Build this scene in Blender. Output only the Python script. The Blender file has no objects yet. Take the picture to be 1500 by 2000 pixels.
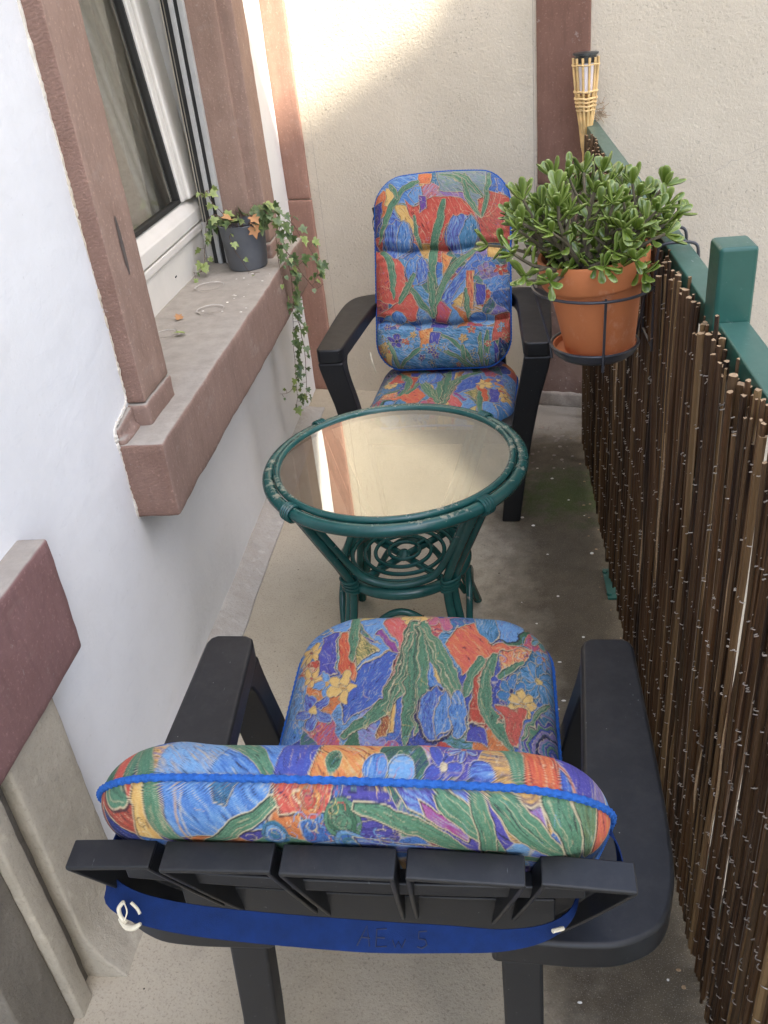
import bpy, bmesh, math, random
import numpy as np
from mathutils import Vector, Matrix, noise

random.seed(7)
RNG = np.random.default_rng(11)
SC = bpy.context.scene
COL = SC.collection
PI = math.pi

# ------------------------------------------------------------------ camera
cam_data = bpy.data.cameras.new('camera')
cam = bpy.data.objects.new('camera', cam_data)
COL.objects.link(cam)
cam_data.sensor_fit = 'VERTICAL'
cam_data.sensor_height = 36.0
cam_data.lens = 30.97
cam_data.clip_start = 0.02
cam_data.clip_end = 400
cam.matrix_world = Matrix((
    (0.9907, 0.0347, 0.1319, 0.0),
    (0.0946, 0.5222, -0.8476, 0.0),
    (-0.0983, 0.8521, 0.5140, 1.52),
    (0, 0, 0, 1)))
SC.camera = cam

# ------------------------------------------------------------------ light
SUN_TO = Vector((0.47, -0.40, 0.775)).normalized()       # towards the sun
SUN_EL = math.asin(SUN_TO.z)
SUN_AZ = math.atan2(SUN_TO.x, SUN_TO.y)
world = bpy.data.worlds.new('World')
SC.world = world
world.use_nodes = True
wn = world.node_tree
bg = wn.nodes['Background']
sky = wn.nodes.new('ShaderNodeTexSky')
sky.sky_type = 'NISHITA'
sky.sun_disc = False
sky.sun_elevation = SUN_EL
sky.sun_rotation = SUN_AZ
sky.air_density = 0.9
sky.dust_density = 2.2
sky.ozone_density = 1.0
wn.links.new(sky.outputs[0], bg.inputs[0])
bg.inputs[1].default_value = 0.15
sun_data = bpy.data.lights.new('sun', 'SUN')
sun_data.energy = 4.8
sun_data.angle = math.radians(0.5)
sun_data.color = (1.0, 0.93, 0.80)
sun = bpy.data.objects.new('sun', sun_data)
COL.objects.link(sun)
sun.location = (3, -3, 9)
sun.rotation_euler = SUN_TO.to_track_quat('Z', 'Y').to_euler()
SC.view_settings.view_transform = 'Standard'
SC.view_settings.look = 'None'
SC.view_settings.gamma = 1.0
SC.view_settings.use_curve_mapping = False
SC.view_settings.exposure = 2.38
SC.cycles.max_bounces = 8
SC.cycles.transparent_max_bounces = 12

# ------------------------------------------------------------------ helpers
def s2l(c):
    c = np.asarray(c, dtype=float) / 255.0
    return np.where(c <= 0.04045, c / 12.92, ((c + 0.055) / 1.055) ** 2.4)

class NT:
    """small wrapper to write shader graphs"""
    def __init__(self, name):
        self.m = bpy.data.materials.new(name)
        self.m.use_nodes = True
        self.t = self.m.node_tree
        self.b = self.t.nodes['Principled BSDF']
        self.out = self.t.nodes['Material Output']
    def n(self, kind, **kw):
        nd = self.t.nodes.new('ShaderNode' + kind)
        for k, v in kw.items():
            setattr(nd, k, v)
        return nd
    def link(self, a, b):
        self.t.links.new(a, b)
    def val(self, sock, v):
        if hasattr(v, 'is_linked') or isinstance(v, bpy.types.NodeSocket):
            self.link(v, sock)
        else:
            if isinstance(v, (tuple, list)) and len(v) == 3 and sock.type == 'RGBA':
                v = (*v, 1)
            sock.default_value = v
    def coord(self, which='Object', scale=None, rot=None):
        tc = self.n('TexCoord').outputs[which]
        if scale is None and rot is None:
            return tc
        mp = self.n('Mapping')
        self.link(tc, mp.inputs[0])
        if scale is not None:
            mp.inputs['Scale'].default_value = scale if isinstance(scale, tuple) else (scale,) * 3
        if rot is not None:
            mp.inputs['Rotation'].default_value = rot
        return mp.outputs[0]
    def noise(self, vec, scale, detail=4, rough=0.55, dist=0.0):
        nd = self.n('TexNoise')
        self.link(vec, nd.inputs['Vector'])
        nd.inputs['Scale'].default_value = scale
        nd.inputs['Detail'].default_value = detail
        nd.inputs['Roughness'].default_value = rough
        nd.inputs['Distortion'].default_value = dist
        return nd.outputs[0]
    def voro(self, vec, scale, feature='F1', out=0):
        nd = self.n('TexVoronoi', feature=feature)
        self.link(vec, nd.inputs['Vector'])
        nd.inputs['Scale'].default_value = scale
        return nd.outputs[out]
    def ramp(self, fac, stops, interp='LINEAR'):
        nd = self.n('ValToRGB')
        nd.color_ramp.interpolation = interp
        el = nd.color_ramp.elements
        while len(el) < len(stops):
            el.new(0.5)
        for e, (p, c) in zip(el, stops):
            e.position = p
            e.color = (*c, 1) if isinstance(c, (tuple, list)) else (c, c, c, 1)
        self.link(fac, nd.inputs[0])
        return nd.outputs[0]
    def mix(self, fac, a, b, mode='MIX'):
        nd = self.n('Mix', data_type='RGBA', blend_type=mode)
        self.val(nd.inputs[0], fac)
        self.val(nd.inputs[6], a)
        self.val(nd.inputs[7], b)
        return nd.outputs[2]
    def math(self, op, a, b=0.0, clamp=False):
        nd = self.n('Math', operation=op, use_clamp=clamp)
        self.val(nd.inputs[0], a)
        self.val(nd.inputs[1], b)
        return nd.outputs[0]
    def sep(self, vec):
        nd = self.n('SeparateXYZ')
        self.link(vec, nd.inputs[0])
        return nd.outputs
    def bump(self, h, strength=0.3, dist=0.01, prev=None):
        nd = self.n('Bump')
        nd.inputs['Strength'].default_value = strength
        nd.inputs['Distance'].default_value = dist
        self.link(h, nd.inputs['Height'])
        if prev is not None:
            self.link(prev, nd.inputs['Normal'])
        return nd.outputs[0]
    def done(self, color=None, rough=None, normal=None, spec=None, **kw):
        if color is not None: self.val(self.b.inputs['Base Color'], color)
        if rough is not None: self.val(self.b.inputs['Roughness'], rough)
        if normal is not None: self.link(normal, self.b.inputs['Normal'])
        if spec is not None: self.val(self.b.inputs['Specular IOR Level'], spec)
        for k, v in kw.items():
            self.val(self.b.inputs[k.replace('_', ' ')], v)
        return self.m

# ---- mesh builder
class MB:
    def __init__(self):
        self.v = []; self.f = []; self.mi = []; self.smooth = []
    def add(self, verts, faces, mi=0, smooth=True):
        o = len(self.v)
        self.v.extend([tuple(p) for p in verts])
        for f in faces:
            self.f.append(tuple(i + o for i in f)); self.mi.append(mi); self.smooth.append(smooth)
        return self
    def box(self, x0, x1, y0, y1, z0, z1, mi=0, M=None):
        vs = [Vector(p) for p in ((x0,y0,z0),(x1,y0,z0),(x1,y1,z0),(x0,y1,z0),(x0,y0,z1),(x1,y0,z1),(x1,y1,z1),(x0,y1,z1))]
        if M is not None: vs = [M @ p for p in vs]
        return self.add(vs, [(3,2,1,0),(4,5,6,7),(0,1,5,4),(1,2,6,5),(2,3,7,6),(3,0,4,7)], mi, False)
    def prism(self, pts, z0, z1, mi=0, smooth=False):
        n = len(pts)
        vs = [(p[0], p[1], z0) for p in pts] + [(p[0], p[1], z1) for p in pts]
        fs = [tuple(range(n - 1, -1, -1)), tuple(range(n, 2 * n))]
        fs += [(i, (i + 1) % n, (i + 1) % n + n, i + n) for i in range(n)]
        return self.add(vs, fs, mi, smooth)
    def loft(self, rings, closed=True, caps=True, mi=0, smooth=True, loop=False):
        n = len(rings[0]); m = len(rings)
        vs = [p for r in rings for p in r]
        fs = []
        for j in range(m if loop else m - 1):
            j2 = (j + 1) % m
            for i in range(n if closed else n - 1):
                i2 = (i + 1) % n
                fs.append((j * n + i, j * n + i2, j2 * n + i2, j2 * n + i))
        self.add(vs, fs, mi, smooth)
        if caps and closed and not loop:
            o = len(self.v) - len(vs)
            self.f.append(tuple(o + i for i in range(n - 1, -1, -1))); self.mi.append(mi); self.smooth.append(False)
            self.f.append(tuple(o + (m - 1) * n + i for i in range(n))); self.mi.append(mi); self.smooth.append(False)
        return self
    def tube(self, pts, r, sides=8, mi=0, caps=True, loop=False, twist=0.0, lobes=0, lobe_amp=0.0):
        pts = [Vector(p) for p in pts]
        m = len(pts)
        rr = r if hasattr(r, '__len__') else [r] * m
        tang = []
        for i in range(m):
            if loop: t = pts[(i + 1) % m] - pts[i - 1]
            else: t = pts[min(i + 1, m - 1)] - pts[max(i - 1, 0)]
            tang.append(t.normalized() if t.length > 1e-9 else Vector((0, 0, 1)))
        up = Vector((0, 0, 1)) if abs(tang[0].z) < 0.9 else Vector((1, 0, 0))
        nrm = (up - tang[0] * up.dot(tang[0])).normalized()
        rings = []; s = 0.0
        for i in range(m):
            if i: 
                s += (pts[i] - pts[i - 1]).length
                q = tang[i - 1].rotation_difference(tang[i])
                nrm = q @ nrm
                nrm = (nrm - tang[i] * nrm.dot(tang[i])).normalized()
            bi = tang[i].cross(nrm)
            ring = []
            for k in range(sides):
                a = 2 * PI * k / sides
                rad = rr[i]
                if lobes: rad *= 1 + lobe_amp * math.cos(lobes * a + twist * s)
                ring.append(pts[i] + nrm * math.cos(a) * rad + bi * math.sin(a) * rad)
            rings.append(ring)
        return self.loft(rings, True, caps, mi, True, loop)
    def lathe(self, prof, seg=32, c=(0, 0, 0), mi=0, M=None):
        rings = []
        for k in range(seg):
            a = 2 * PI * k / seg
            ring = [Vector((p[0] * math.cos(a), p[0] * math.sin(a), p[1])) for p in prof]
            if M is not None: ring = [M @ p for p in ring]
            rings.append([p + Vector(c) for p in ring])
        return self.loft(rings, False, False, mi, True, True)
    def mesh(self, name, mats):
        me = bpy.data.meshes.new(name)
        me.from_pydata([tuple(p) for p in self.v], [], self.f)
        for m in (mats if isinstance(mats, (list, tuple)) else [mats]): me.materials.append(m)
        me.polygons.foreach_set('material_index', self.mi)
        me.polygons.foreach_set('use_smooth', self.smooth)
        me.update()
        me.set_sharp_from_angle(angle=math.radians(42))
        return me
    def build(self, name, mats, parent=None, bevel=0.0, segs=2):
        return obj(name, self.mesh(name, mats), parent, bevel, segs)

def obj(name, me, parent=None, bevel=0.0, segs=2):
    o = bpy.data.objects.new(name, me)
    COL.objects.link(o)
    if parent is not None: o.parent = parent
    if bevel:
        md = o.modifiers.new('Bevel', 'BEVEL')
        md.width = bevel; md.segments = segs; md.limit_method = 'ANGLE'; md.angle_limit = math.radians(40)
        for p in me.polygons: p.use_smooth = True
        md.harden_normals = False
        wn_ = o.modifiers.new('WN', 'WEIGHTED_NORMAL')
    return o
def empty(name, loc=(0, 0, 0), rotz=0.0):
    o = bpy.data.objects.new(name, None)
    COL.objects.link(o); o.location = loc; o.rotation_euler = (0, 0, rotz)
    o.empty_display_size = 0.1
    return o
def tag(o, label=None, cat=None, group=None, kind=None):
    if label: o['label'] = label
    if cat: o['category'] = cat
    if group: o['group'] = group
    if kind: o['kind'] = kind
    return o
def cr(pts, n=8, loop=False):
    """catmull-rom through points"""
    P = [Vector(p) for p in pts]; out = []
    m = len(P)
    rng = range(m) if loop else range(m - 1)
    for i in rng:
        if loop: p0, p1, p2, p3 = P[i - 1], P[i], P[(i + 1) % m], P[(i + 2) % m]
        else: p0, p1, p2, p3 = P[max(i - 1, 0)], P[i], P[i + 1], P[min(i + 2, m - 1)]
        for k in range(n):
            t = k / n
            out.append(0.5 * ((2 * p1) + (p2 - p0) * t + (2 * p0 - 5 * p1 + 4 * p2 - p3) * t * t + (3 * p1 - p0 - 3 * p2 + p3) * t ** 3))
    if not loop: out.append(P[-1].copy())
    return out
def rough_box(x0, x1, y0, y1, z0, z1, step=0.02, amp=0.0015, rnd=0.004, freq=28, seed=0, lump=0.0):
    """a stone: subdivided box with softened, uneven edges"""
    bm = bmesh.new()
    bmesh.ops.create_cube(bm, size=1.0)
    for v in bm.verts:
        v.co = Vector((x0 if v.co.x < 0 else x1, y0 if v.co.y < 0 else y1, z0 if v.co.z < 0 else z1))
    bmesh.ops.bevel(bm, geom=list(bm.edges), offset=rnd, segments=2, profile=0.5, affect='EDGES')
    for ax, (a, b) in enumerate(((x0, x1), (y0, y1), (z0, z1))):
        n = max(1, int((b - a) / step))
        no = Vector((0, 0, 0)); no[ax] = 1
        for k in range(1, n):
            co = Vector((0, 0, 0)); co[ax] = a + (b - a) * k / n
            bmesh.ops.bisect_plane(bm, geom=list(bm.verts) + list(bm.edges) + list(bm.faces), plane_co=co, plane_no=no, dist=1e-6)
    off = Vector((seed * 3.1, seed * 1.7, seed * 2.3))
    for v in bm.verts:
        p = v.co * freq + off
        d = noise.noise_vector(p) * amp
        if lump: d += noise.noise_vector(v.co * freq * 0.22 + off) * lump
        v.co += d
    return bm
def bm_obj(name, bm, mats, parent=None, smooth=True):
    me = bpy.data.meshes.new(name)
    bm.normal_update()
    bm.to_mesh(me); bm.free()
    for m in (mats if isinstance(mats, (list, tuple)) else [mats]): me.materials.append(m)
    for p in me.polygons: p.use_smooth = smooth
    o = obj(name, me, parent)
    return o

# ------------------------------------------------------------------ materials
M = {}
def plaster(name, base, dark, bump_s, fine, pits, warm=None):
    t = NT(name); c = t.coord()
    big = t.noise(c, 2.3, 5, 0.6)
    mid = t.noise(c, 14, 5, 0.65)
    col = t.mix(t.ramp(big, [(0.35, 0.0), (0.7, 1.0)]), base, dark)
    col = t.mix(t.math('MULTIPLY', t.ramp(mid, [(0.5, 0.0), (0.75, 1.0)]), 0.35), col, tuple(x * 0.86 for x in base))
    f = t.noise(c, fine, 3, 0.7)
    if pits:
        p = t.noise(c, fine * 1.3, 2, 0.6)
        pm = t.ramp(p, [(0.60, 0.0), (0.70, 1.0)])
        patch = t.ramp(t.noise(c, 6, 3), [(0.4, 0.15), (0.65, 1.0)])
        col = t.mix(t.math('MULTIPLY', t.math('MULTIPLY', pm, patch), pits), col, tuple(x * 0.45 for x in base))
    if warm:
        col = t.mix(t.math('MULTIPLY', t.ramp(t.noise(c, 1.1, 3), [(0.5, 0.0), (0.75, 1.0)]), 0.5), col, warm)
    if name == 'white_plaster':
        sc_ = t.noise(t.coord('Object', (1, 0.5, 2.2), (0.5, 0, 0)), 19, 5, 0.75)
        col = t.mix(t.math('MULTIPLY', t.ramp(sc_, [(0.60, 0.0), (0.68, 1.0)]), 0.30), col, (0.60, 0.60, 0.60))
        sp_ = t.noise(c, 65, 3, 0.6)
        col = t.mix(t.math('MULTIPLY', t.ramp(sp_, [(0.68, 0.0), (0.74, 1.0)]), 0.35), col, (0.52, 0.50, 0.46))
    tr = t.noise(t.coord('Object', (1, 1.0, 2.6), (0.6, 0, 0)), 8, 4, 0.6)
    n0 = t.bump(tr, 0.11 if name == 'white_plaster' else 0.0, 0.02)
    n1 = t.bump(mid, 0.20, 0.012, n0)
    n2 = t.bump(f, bump_s, 0.003, n1)
    return t.done(col, 0.92, n2, spec=0.2)
M['white_plaster'] = plaster('white_plaster', (0.73, 0.73, 0.715), (0.67, 0.67, 0.66), 0.16, 90, 0.0, (0.66, 0.64, 0.595))
M['cream_plaster'] = plaster('cream_plaster', (0.62, 0.545, 0.425), (0.55, 0.48, 0.37), 1.0, 105, 0.7)
M['lip'] = plaster('plaster_edge', (0.66, 0.62, 0.54), (0.56, 0.48, 0.35), 0.8, 120, 0.3)

def stone(name, base, alt, dust=0.0, dustcol=(0.37, 0.34, 0.29), chisel=False, freq=60, worn=0.0, bump_s=0.5):
    t = NT(name); c = t.coord()
    a = t.noise(c, 9, 6, 0.65)
    col = t.mix(t.ramp(a, [(0.3, 0.0), (0.72, 1.0)]), base, alt)
    sp = t.noise(c, 140, 2, 0.7)
    col = t.mix(t.math('MULTIPLY', t.ramp(sp, [(0.58, 0.0), (0.72, 1.0)]), 0.5), col, tuple(min(1, x * 1.6) for x in base))
    st_ = t.noise(t.coord('Object', (1, 1, 0.2)), 11, 6, 0.75)
    col = t.mix(t.math('MULTIPLY', t.ramp(st_, [(0.50, 0.0), (0.72, 1.0)]), 0.35), col, tuple(x * 0.60 for x in base))
    pk = t.noise(c, 31, 5, 0.8)
    col = t.mix(t.math('MULTIPLY', t.ramp(pk, [(0.64, 0.0), (0.70, 1.0)]), 0.4), col, (0.42, 0.37, 0.33))
    gr = t.noise(t.coord('Object', (1, 1, 0.14)), freq, 4, 0.7)
    col = t.mix(t.math('MULTIPLY', t.ramp(gr, [(0.35, 1.0), (0.5, 0.0)]), 0.35), col, tuple(x * 0.62 for x in base))
    if worn:
        w = t.noise(t.coord('Object', (1.0, 0.5, 1.3)), 13, 6, 0.7)
        col = t.mix(t.math('MULTIPLY', t.ramp(w, [(0.58, 0.0), (0.70, 1.0)]), worn), col, (0.42, 0.36, 0.31))
    if dust:
        nz = t.sep(t.n('NewGeometry').outputs['Normal'])[2]
        dm = t.math('MULTIPLY', t.ramp(nz, [(0.55, 0.0), (0.9, 1.0)]), dust)
        dcol = t.mix(t.ramp(t.noise(c, 22, 6, 0.7), [(0.3, 0.0), (0.75, 1.0)]), dustcol, tuple(x * 0.72 for x in dustcol))
        col = t.mix(dm, col, dcol)
    h = t.noise(c, 75, 4, 0.7)
    nn = t.bump(h, bump_s, 0.004)
    if chisel:
        wv = t.n('TexWave', wave_type='BANDS', bands_direction='Z')
        t.link(t.coord('Object', (1, 1, 1), (0, 0.25, 0)), wv.inputs['Vector'])
        wv.inputs['Scale'].default_value = 38; wv.inputs['Distortion'].default_value = 9
        wv.inputs['Detail'].default_value = 3; wv.inputs['Detail Scale'].default_value = 2.5
        nn = t.bump(wv.outputs[1], 0.30, 0.003, nn)
        col = t.mix(t.math('MULTIPLY', t.ramp(wv.outputs[1], [(0.0, 1.0), (0.35, 0.0)]), 0.22), col, tuple(x * 0.55 for x in base))
    return t.done(col, 0.9, nn, spec=0.2)
M['sandstone'] = stone('sandstone_jamb', (0.320, 0.218, 0.168), (0.255, 0.168, 0.128), worn=0.2)
M['sandstone_chisel'] = stone('sandstone_chiselled', (0.26, 0.165, 0.13), (0.20, 0.12, 0.09), chisel=True)
M['sill'] = stone('sandstone_sill', (0.285, 0.195, 0.155), (0.23, 0.152, 0.12), dust=0.95, worn=0.35)
M['red_block'] = stone('red_sandstone', (0.22, 0.125, 0.115), (0.175, 0.095, 0.085), dust=0.9, worn=0.1)
M['pil_pink'] = stone('pilaster_pink', (0.33, 0.19, 0.14), (0.27, 0.15, 0.11), worn=0.12, bump_s=0.25)
M['pil_brown'] = stone('pilaster_brown', (0.20, 0.110, 0.080), (0.16, 0.086, 0.062), bump_s=0.15)
def speck_brown():
    t = NT('pilaster_low_brown'); c = t.coord()
    a = t.noise(c, 10, 6, 0.7)
    col = t.mix(t.ramp(a, [(0.3, 0.0), (0.7, 1.0)]), (0.125, 0.075, 0.06), (0.19, 0.13, 0.105))
    s = t.voro(c, 70)
    col = t.mix(t.math('MULTIPLY', t.ramp(s, [(0.10, 1.0), (0.16, 0.0)]), t.ramp(t.noise(c, 40, 2), [(0.5, 0.0), (0.6, 0.8)])), col, (0.5, 0.45, 0.4))
    return t.done(col, 0.85, t.bump(t.noise(c, 50, 5, 0.7), 0.7, 0.006), spec=0.25)
M['pil_low'] = speck_brown()

def concrete(name, base, alt, rough=0.9):
    t = NT(name); c = t.coord()
    a = t.noise(c, 5, 6, 0.68)
    col = t.mix(t.ramp(a, [(0.32, 0.0), (0.7, 1.0)]), base, alt)
    p = t.noise(c, 160, 3, 0.7)
    col = t.mix(t.math('MULTIPLY', t.ramp(p, [(0.56, 0.0), (0.70, 1.0)]), 0.5), col, tuple(x * 0.55 for x in base))
    l = t.noise(c, 37, 3, 0.6)
    col = t.mix(t.math('MULTIPLY', t.ramp(l, [(0.60, 0.0), (0.72, 1.0)]), 0.35), col, tuple(min(.8, x * 1.35) for x in base))
    dr = t.noise(t.coord('Object', (1, 1, 0.22)), 17, 6, 0.75)
    col = t.mix(t.math('MULTIPLY', t.ramp(dr, [(0.52, 0.0), (0.70, 1.0)]), 0.4), col, tuple(x * 0.5 for x in base))
    n1 = t.bump(t.noise(c, 24, 6, 0.75), 0.6, 0.009)
    return t.done(col, rough, t.bump(p, 0.45, 0.002, n1), spec=0.25)
M['door_concrete'] = concrete('grey_cement', (0.41, 0.365, 0.285), (0.33, 0.295, 0.225))
M['skirting'] = concrete('skirting_cement', (0.46, 0.44, 0.40), (0.35, 0.31, 0.26))
M['rubble'] = concrete('rubble_cement', (0.30, 0.27, 0.23), (0.16, 0.12, 0.10))

def floor_mat():
    t = NT('balcony_concrete'); c = t.coord()
    x, y, z = t.sep(c)
    a = t.noise(c, 3.2, 6, 0.66)
    b = t.noise(c, 21, 5, 0.7)
    col = t.mix(t.ramp(a, [(0.3, 0.0), (0.72, 1.0)]), (0.45, 0.395, 0.295), (0.37, 0.32, 0.235))
    col = t.mix(t.math('MULTIPLY', t.ramp(b, [(0.52, 0.0), (0.75, 1.0)]), 0.3), col, (0.25, 0.215, 0.17))
    # dark band along the screen side: wet stain plus painted-in screen shade
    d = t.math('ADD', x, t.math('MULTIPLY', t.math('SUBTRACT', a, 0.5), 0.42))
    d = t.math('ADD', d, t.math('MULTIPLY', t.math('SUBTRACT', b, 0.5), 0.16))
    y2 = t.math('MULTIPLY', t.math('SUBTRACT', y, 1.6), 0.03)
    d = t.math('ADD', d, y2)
    damp_shade = t.ramp(t.math('ADD', d, 0.5), [(0.45, 0.0), (0.54, 0.6), (0.65, 1.0)])
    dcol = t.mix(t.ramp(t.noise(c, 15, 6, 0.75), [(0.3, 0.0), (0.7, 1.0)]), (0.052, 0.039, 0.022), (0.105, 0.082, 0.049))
    col = t.mix(t.math('MULTIPLY', damp_shade, 0.95), col, dcol)
    # moss patch
    vm = t.n('VectorMath', operation='DISTANCE'); t.link(c, vm.inputs[0]); vm.inputs[1].default_value = (0.215, 2.58, 0.0)
    mm = t.math('ADD', vm.outputs['Value'], t.math('MULTIPLY', t.math('SUBTRACT', t.noise(c, 17, 6, 0.75), 0.5), 0.62))
    moss = t.ramp(mm, [(0.06, 1.0), (0.21, 0.0)])
    col = t.mix(t.math('MULTIPLY', moss, 0.9), col, t.mix(t.noise(c, 60, 3), (0.03, 0.055, 0.008), (0.065, 0.085, 0.02)))
    # pale scraped concrete near the far corner
    vm2 = t.n('VectorMath', operation='DISTANCE'); t.link(c, vm2.inputs[0]); vm2.inputs[1].default_value = (0.17, 3.22, 0.0)
    pale = t.ramp(t.math('ADD', vm2.outputs['Value'], t.math('MULTIPLY', t.math('SUBTRACT', b, 0.5), 0.35)), [(0.10, 1.0), (0.32, 0.0)])
    col = t.mix(t.math('MULTIPLY', pale, 0.6), col, (0.30, 0.28, 0.25))
    g2 = t.noise(c, 420, 2, 0.7)
    col = t.mix(t.math('MULTIPLY', t.ramp(g2, [(0.60, 0.0), (0.68, 1.0)]), 0.5), col, (0.60, 0.53, 0.43))
    st2 = t.noise(c, 46, 6, 0.8)
    col = t.mix(t.math('MULTIPLY', t.ramp(st2, [(0.60, 0.0), (0.66, 1.0)]), 0.4), col, (0.14, 0.115, 0.085))
    p = t.noise(c, 210, 3, 0.75)
    col = t.mix(t.math('MULTIPLY', t.ramp(p, [(0.55, 0.0), (0.66, 1.0)]), 0.55), col, (0.11, 0.09, 0.07))
    rough = t.math('SUBTRACT', 0.88, t.math('MULTIPLY', damp_shade, 0.28))
    n1 = t.bump(b, 0.3, 0.006)
    return t.done(col, rough, t.bump(p, 0.45, 0.0018, n1), spec=0.35)
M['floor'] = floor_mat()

def simple(name, col, rough, var=0.15, nscale=30, bump=0.0, bscale=200, metal=0.0, spec=0.5, **kw):
    t = NT(name); c = t.coord()
    a = t.noise(c, nscale, 4, 0.6)
    cc = t.mix(t.ramp(a, [(0.3, 0.0), (0.7, 1.0)]), tuple(x * (1 - var) for x in col), tuple(min(1, x * (1 + var)) for x in col))
    nn = t.bump(t.noise(c, bscale, 3, 0.6), bump, 0.0015) if bump else None
    return t.done(cc, rough, nn, spec=spec, Metallic=metal, **kw)
M['pvc'] = simple('white_pvc', (0.68, 0.655, 0.59), 0.35, 0.05, 12)
M['seal'] = simple('dark_seal', (0.02, 0.02, 0.018), 0.6)
M['alu'] = simple('grey_guide', (0.42, 0.42, 0.40), 0.4, 0.08)
M['cream_pvc'] = simple('aged_cream_pvc', (0.55, 0.50, 0.40), 0.45, 0.08)
M['curtain'] = simple('sheer_curtain', (0.56, 0.53, 0.47), 0.9, 0.1, 60)
M['room'] = simple('dim_room', (0.16, 0.15, 0.13), 0.9)
def black_plastic():
    t = NT('black_plastic'); c = t.coord()
    a = t.noise(c, 7, 5, 0.6)
    col = t.mix(t.ramp(a, [(0.3, 0.0), (0.7, 1.0)]), (0.0060, 0.0063, 0.0070), (0.0100, 0.0104, 0.0112))
    nz = t.sep(t.n('NewGeometry').outputs['Normal'])[2]
    up = t.ramp(nz, [(0.5, 0.0), (0.95, 1.0)])
    d = t.ramp(t.noise(c, 34, 6, 0.75), [(0.45, 0.0), (0.75, 1.0)])
    col = t.mix(t.math('MULTIPLY', t.math('MULTIPLY', up, d), 0.06), col, (0.20, 0.19, 0.17))
    sc = t.noise(t.coord('Object', (1.0, 0.25, 1.0), (0.3, 0.2, 0.6)), 150, 3, 0.6)
    col = t.mix(t.math('MULTIPLY', t.ramp(sc, [(0.70, 0.0), (0.75, 1.0)]), 0.22), col, (0.28, 0.28, 0.28))
    sp = t.voro(c, 55)
    col = t.mix(t.math('MULTIPLY', t.ramp(sp, [(0.035, 1.0), (0.06, 0.0)]), t.math('MULTIPLY', t.ramp(t.noise(c, 23, 2), [(0.55, 0.0), (0.6, 1.0)]), 0.35)), col, (0.35, 0.34, 0.32))
    r = t.math('ADD', 0.38, t.math('MULTIPLY', t.noise(c, 22, 5, 0.7), 0.16))
    return t.done(col, r, t.bump(t.noise(c, 800, 2), 0.10, 0.001), spec=0.38)
M['black'] = black_plastic()
M['piping'] = simple('blue_piping', (0.016, 0.085, 0.31), 0.75, 0.2, 200, 0.4, 600, spec=0.2)
M['strap'] = simple('blue_strap', (0.002, 0.016, 0.080), 0.8, 0.2, 60, 0.3, 900, spec=0.2)
M['ink'] = simple('black_marker_ink', (0.004, 0.008, 0.035), 0.6)
M['cord'] = simple('cream_cord', (0.56, 0.51, 0.38), 0.8, 0.12, 120, 0.4, 700)
M['wire'] = simple('black_wire', (0.035, 0.036, 0.042), 0.38, 0.2)
M['tie_wire'] = simple('galvanised_wire', (0.46, 0.42, 0.37), 0.4, 0.3, 60, metal=0.5)
M['grey_pot'] = simple('grey_plastic_pot', (0.115, 0.122, 0.133), 0.55, 0.2, 9, 0.1, 120)
M['bamboo'] = simple('bamboo', (0.66, 0.44, 0.18), 0.45, 0.3, 25)
M['binding'] = simple('bamboo_binding', (0.70, 0.48, 0.22), 0.6, 0.25, 80)
M['frosted'] = simple('frosted_lamp', (0.80, 0.76, 0.78), 0.3, 0.03)
M['solar'] = simple('dark_solar_cap', (0.030, 0.035, 0.035), 0.3, 0.2)
M['stem'] = simple('woody_stem', (0.105, 0.085, 0.050), 0.85, 0.35, 50, 0.4, 200)
M['ivy_stem'] = simple('ivy_stem', (0.11, 0.065, 0.04), 0.8, 0.3, 50)
M['bright'] = simple('pale_debris', (0.70, 0.66, 0.58), 0.9, 0.1)
M['dark_debris'] = simple('dark_debris', (0.05, 0.04, 0.025), 0.9, 0.3)
M['crack'] = simple('crack_dark', (0.36, 0.31, 0.25), 0.95, 0.2)
M['door_paint'] = simple('pale_door_paint', (0.52, 0.55, 0.60), 0.5, 0.08, 5)
M['block_wall'] = plaster('shadow_block_render', (0.55, 0.50, 0.43), (0.5, 0.45, 0.38), 0.3, 60, 0.0)
M['court'] = concrete('courtyard_paving', (0.22, 0.21, 0.19), (0.17, 0.16, 0.15))
def soil():
    t = NT('potting_soil'); c = t.coord()
    return t.done(t.mix(t.noise(c, 90, 4, 0.7), (0.035, 0.022, 0.014), (0.10, 0.06, 0.035)), 0.95, t.bump(t.noise(c, 70, 5, 0.8), 1.0, 0.02), spec=0.1)
M['soil'] = soil()
def terracotta():
    t = NT('terracotta'); c = t.coord()
    a = t.noise(c, 9, 5, 0.65)
    col = t.mix(t.ramp(a, [(0.3, 0.0), (0.72, 1.0)]), (0.52, 0.175, 0.062), (0.44, 0.14, 0.05))
    b = t.noise(t.coord('Object', (1, 1, 0.7)), 20, 6, 0.75)
    col = t.mix(t.math('MULTIPLY', t.ramp(b, [(0.56, 0.0), (0.70, 1.0)]), 0.5), col, (0.60, 0.33, 0.21))
    return t.done(col, 0.62, t.bump(t.noise(c, 60, 3), 0.12, 0.002), spec=0.3)
M['terracotta'] = terracotta()
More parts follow.
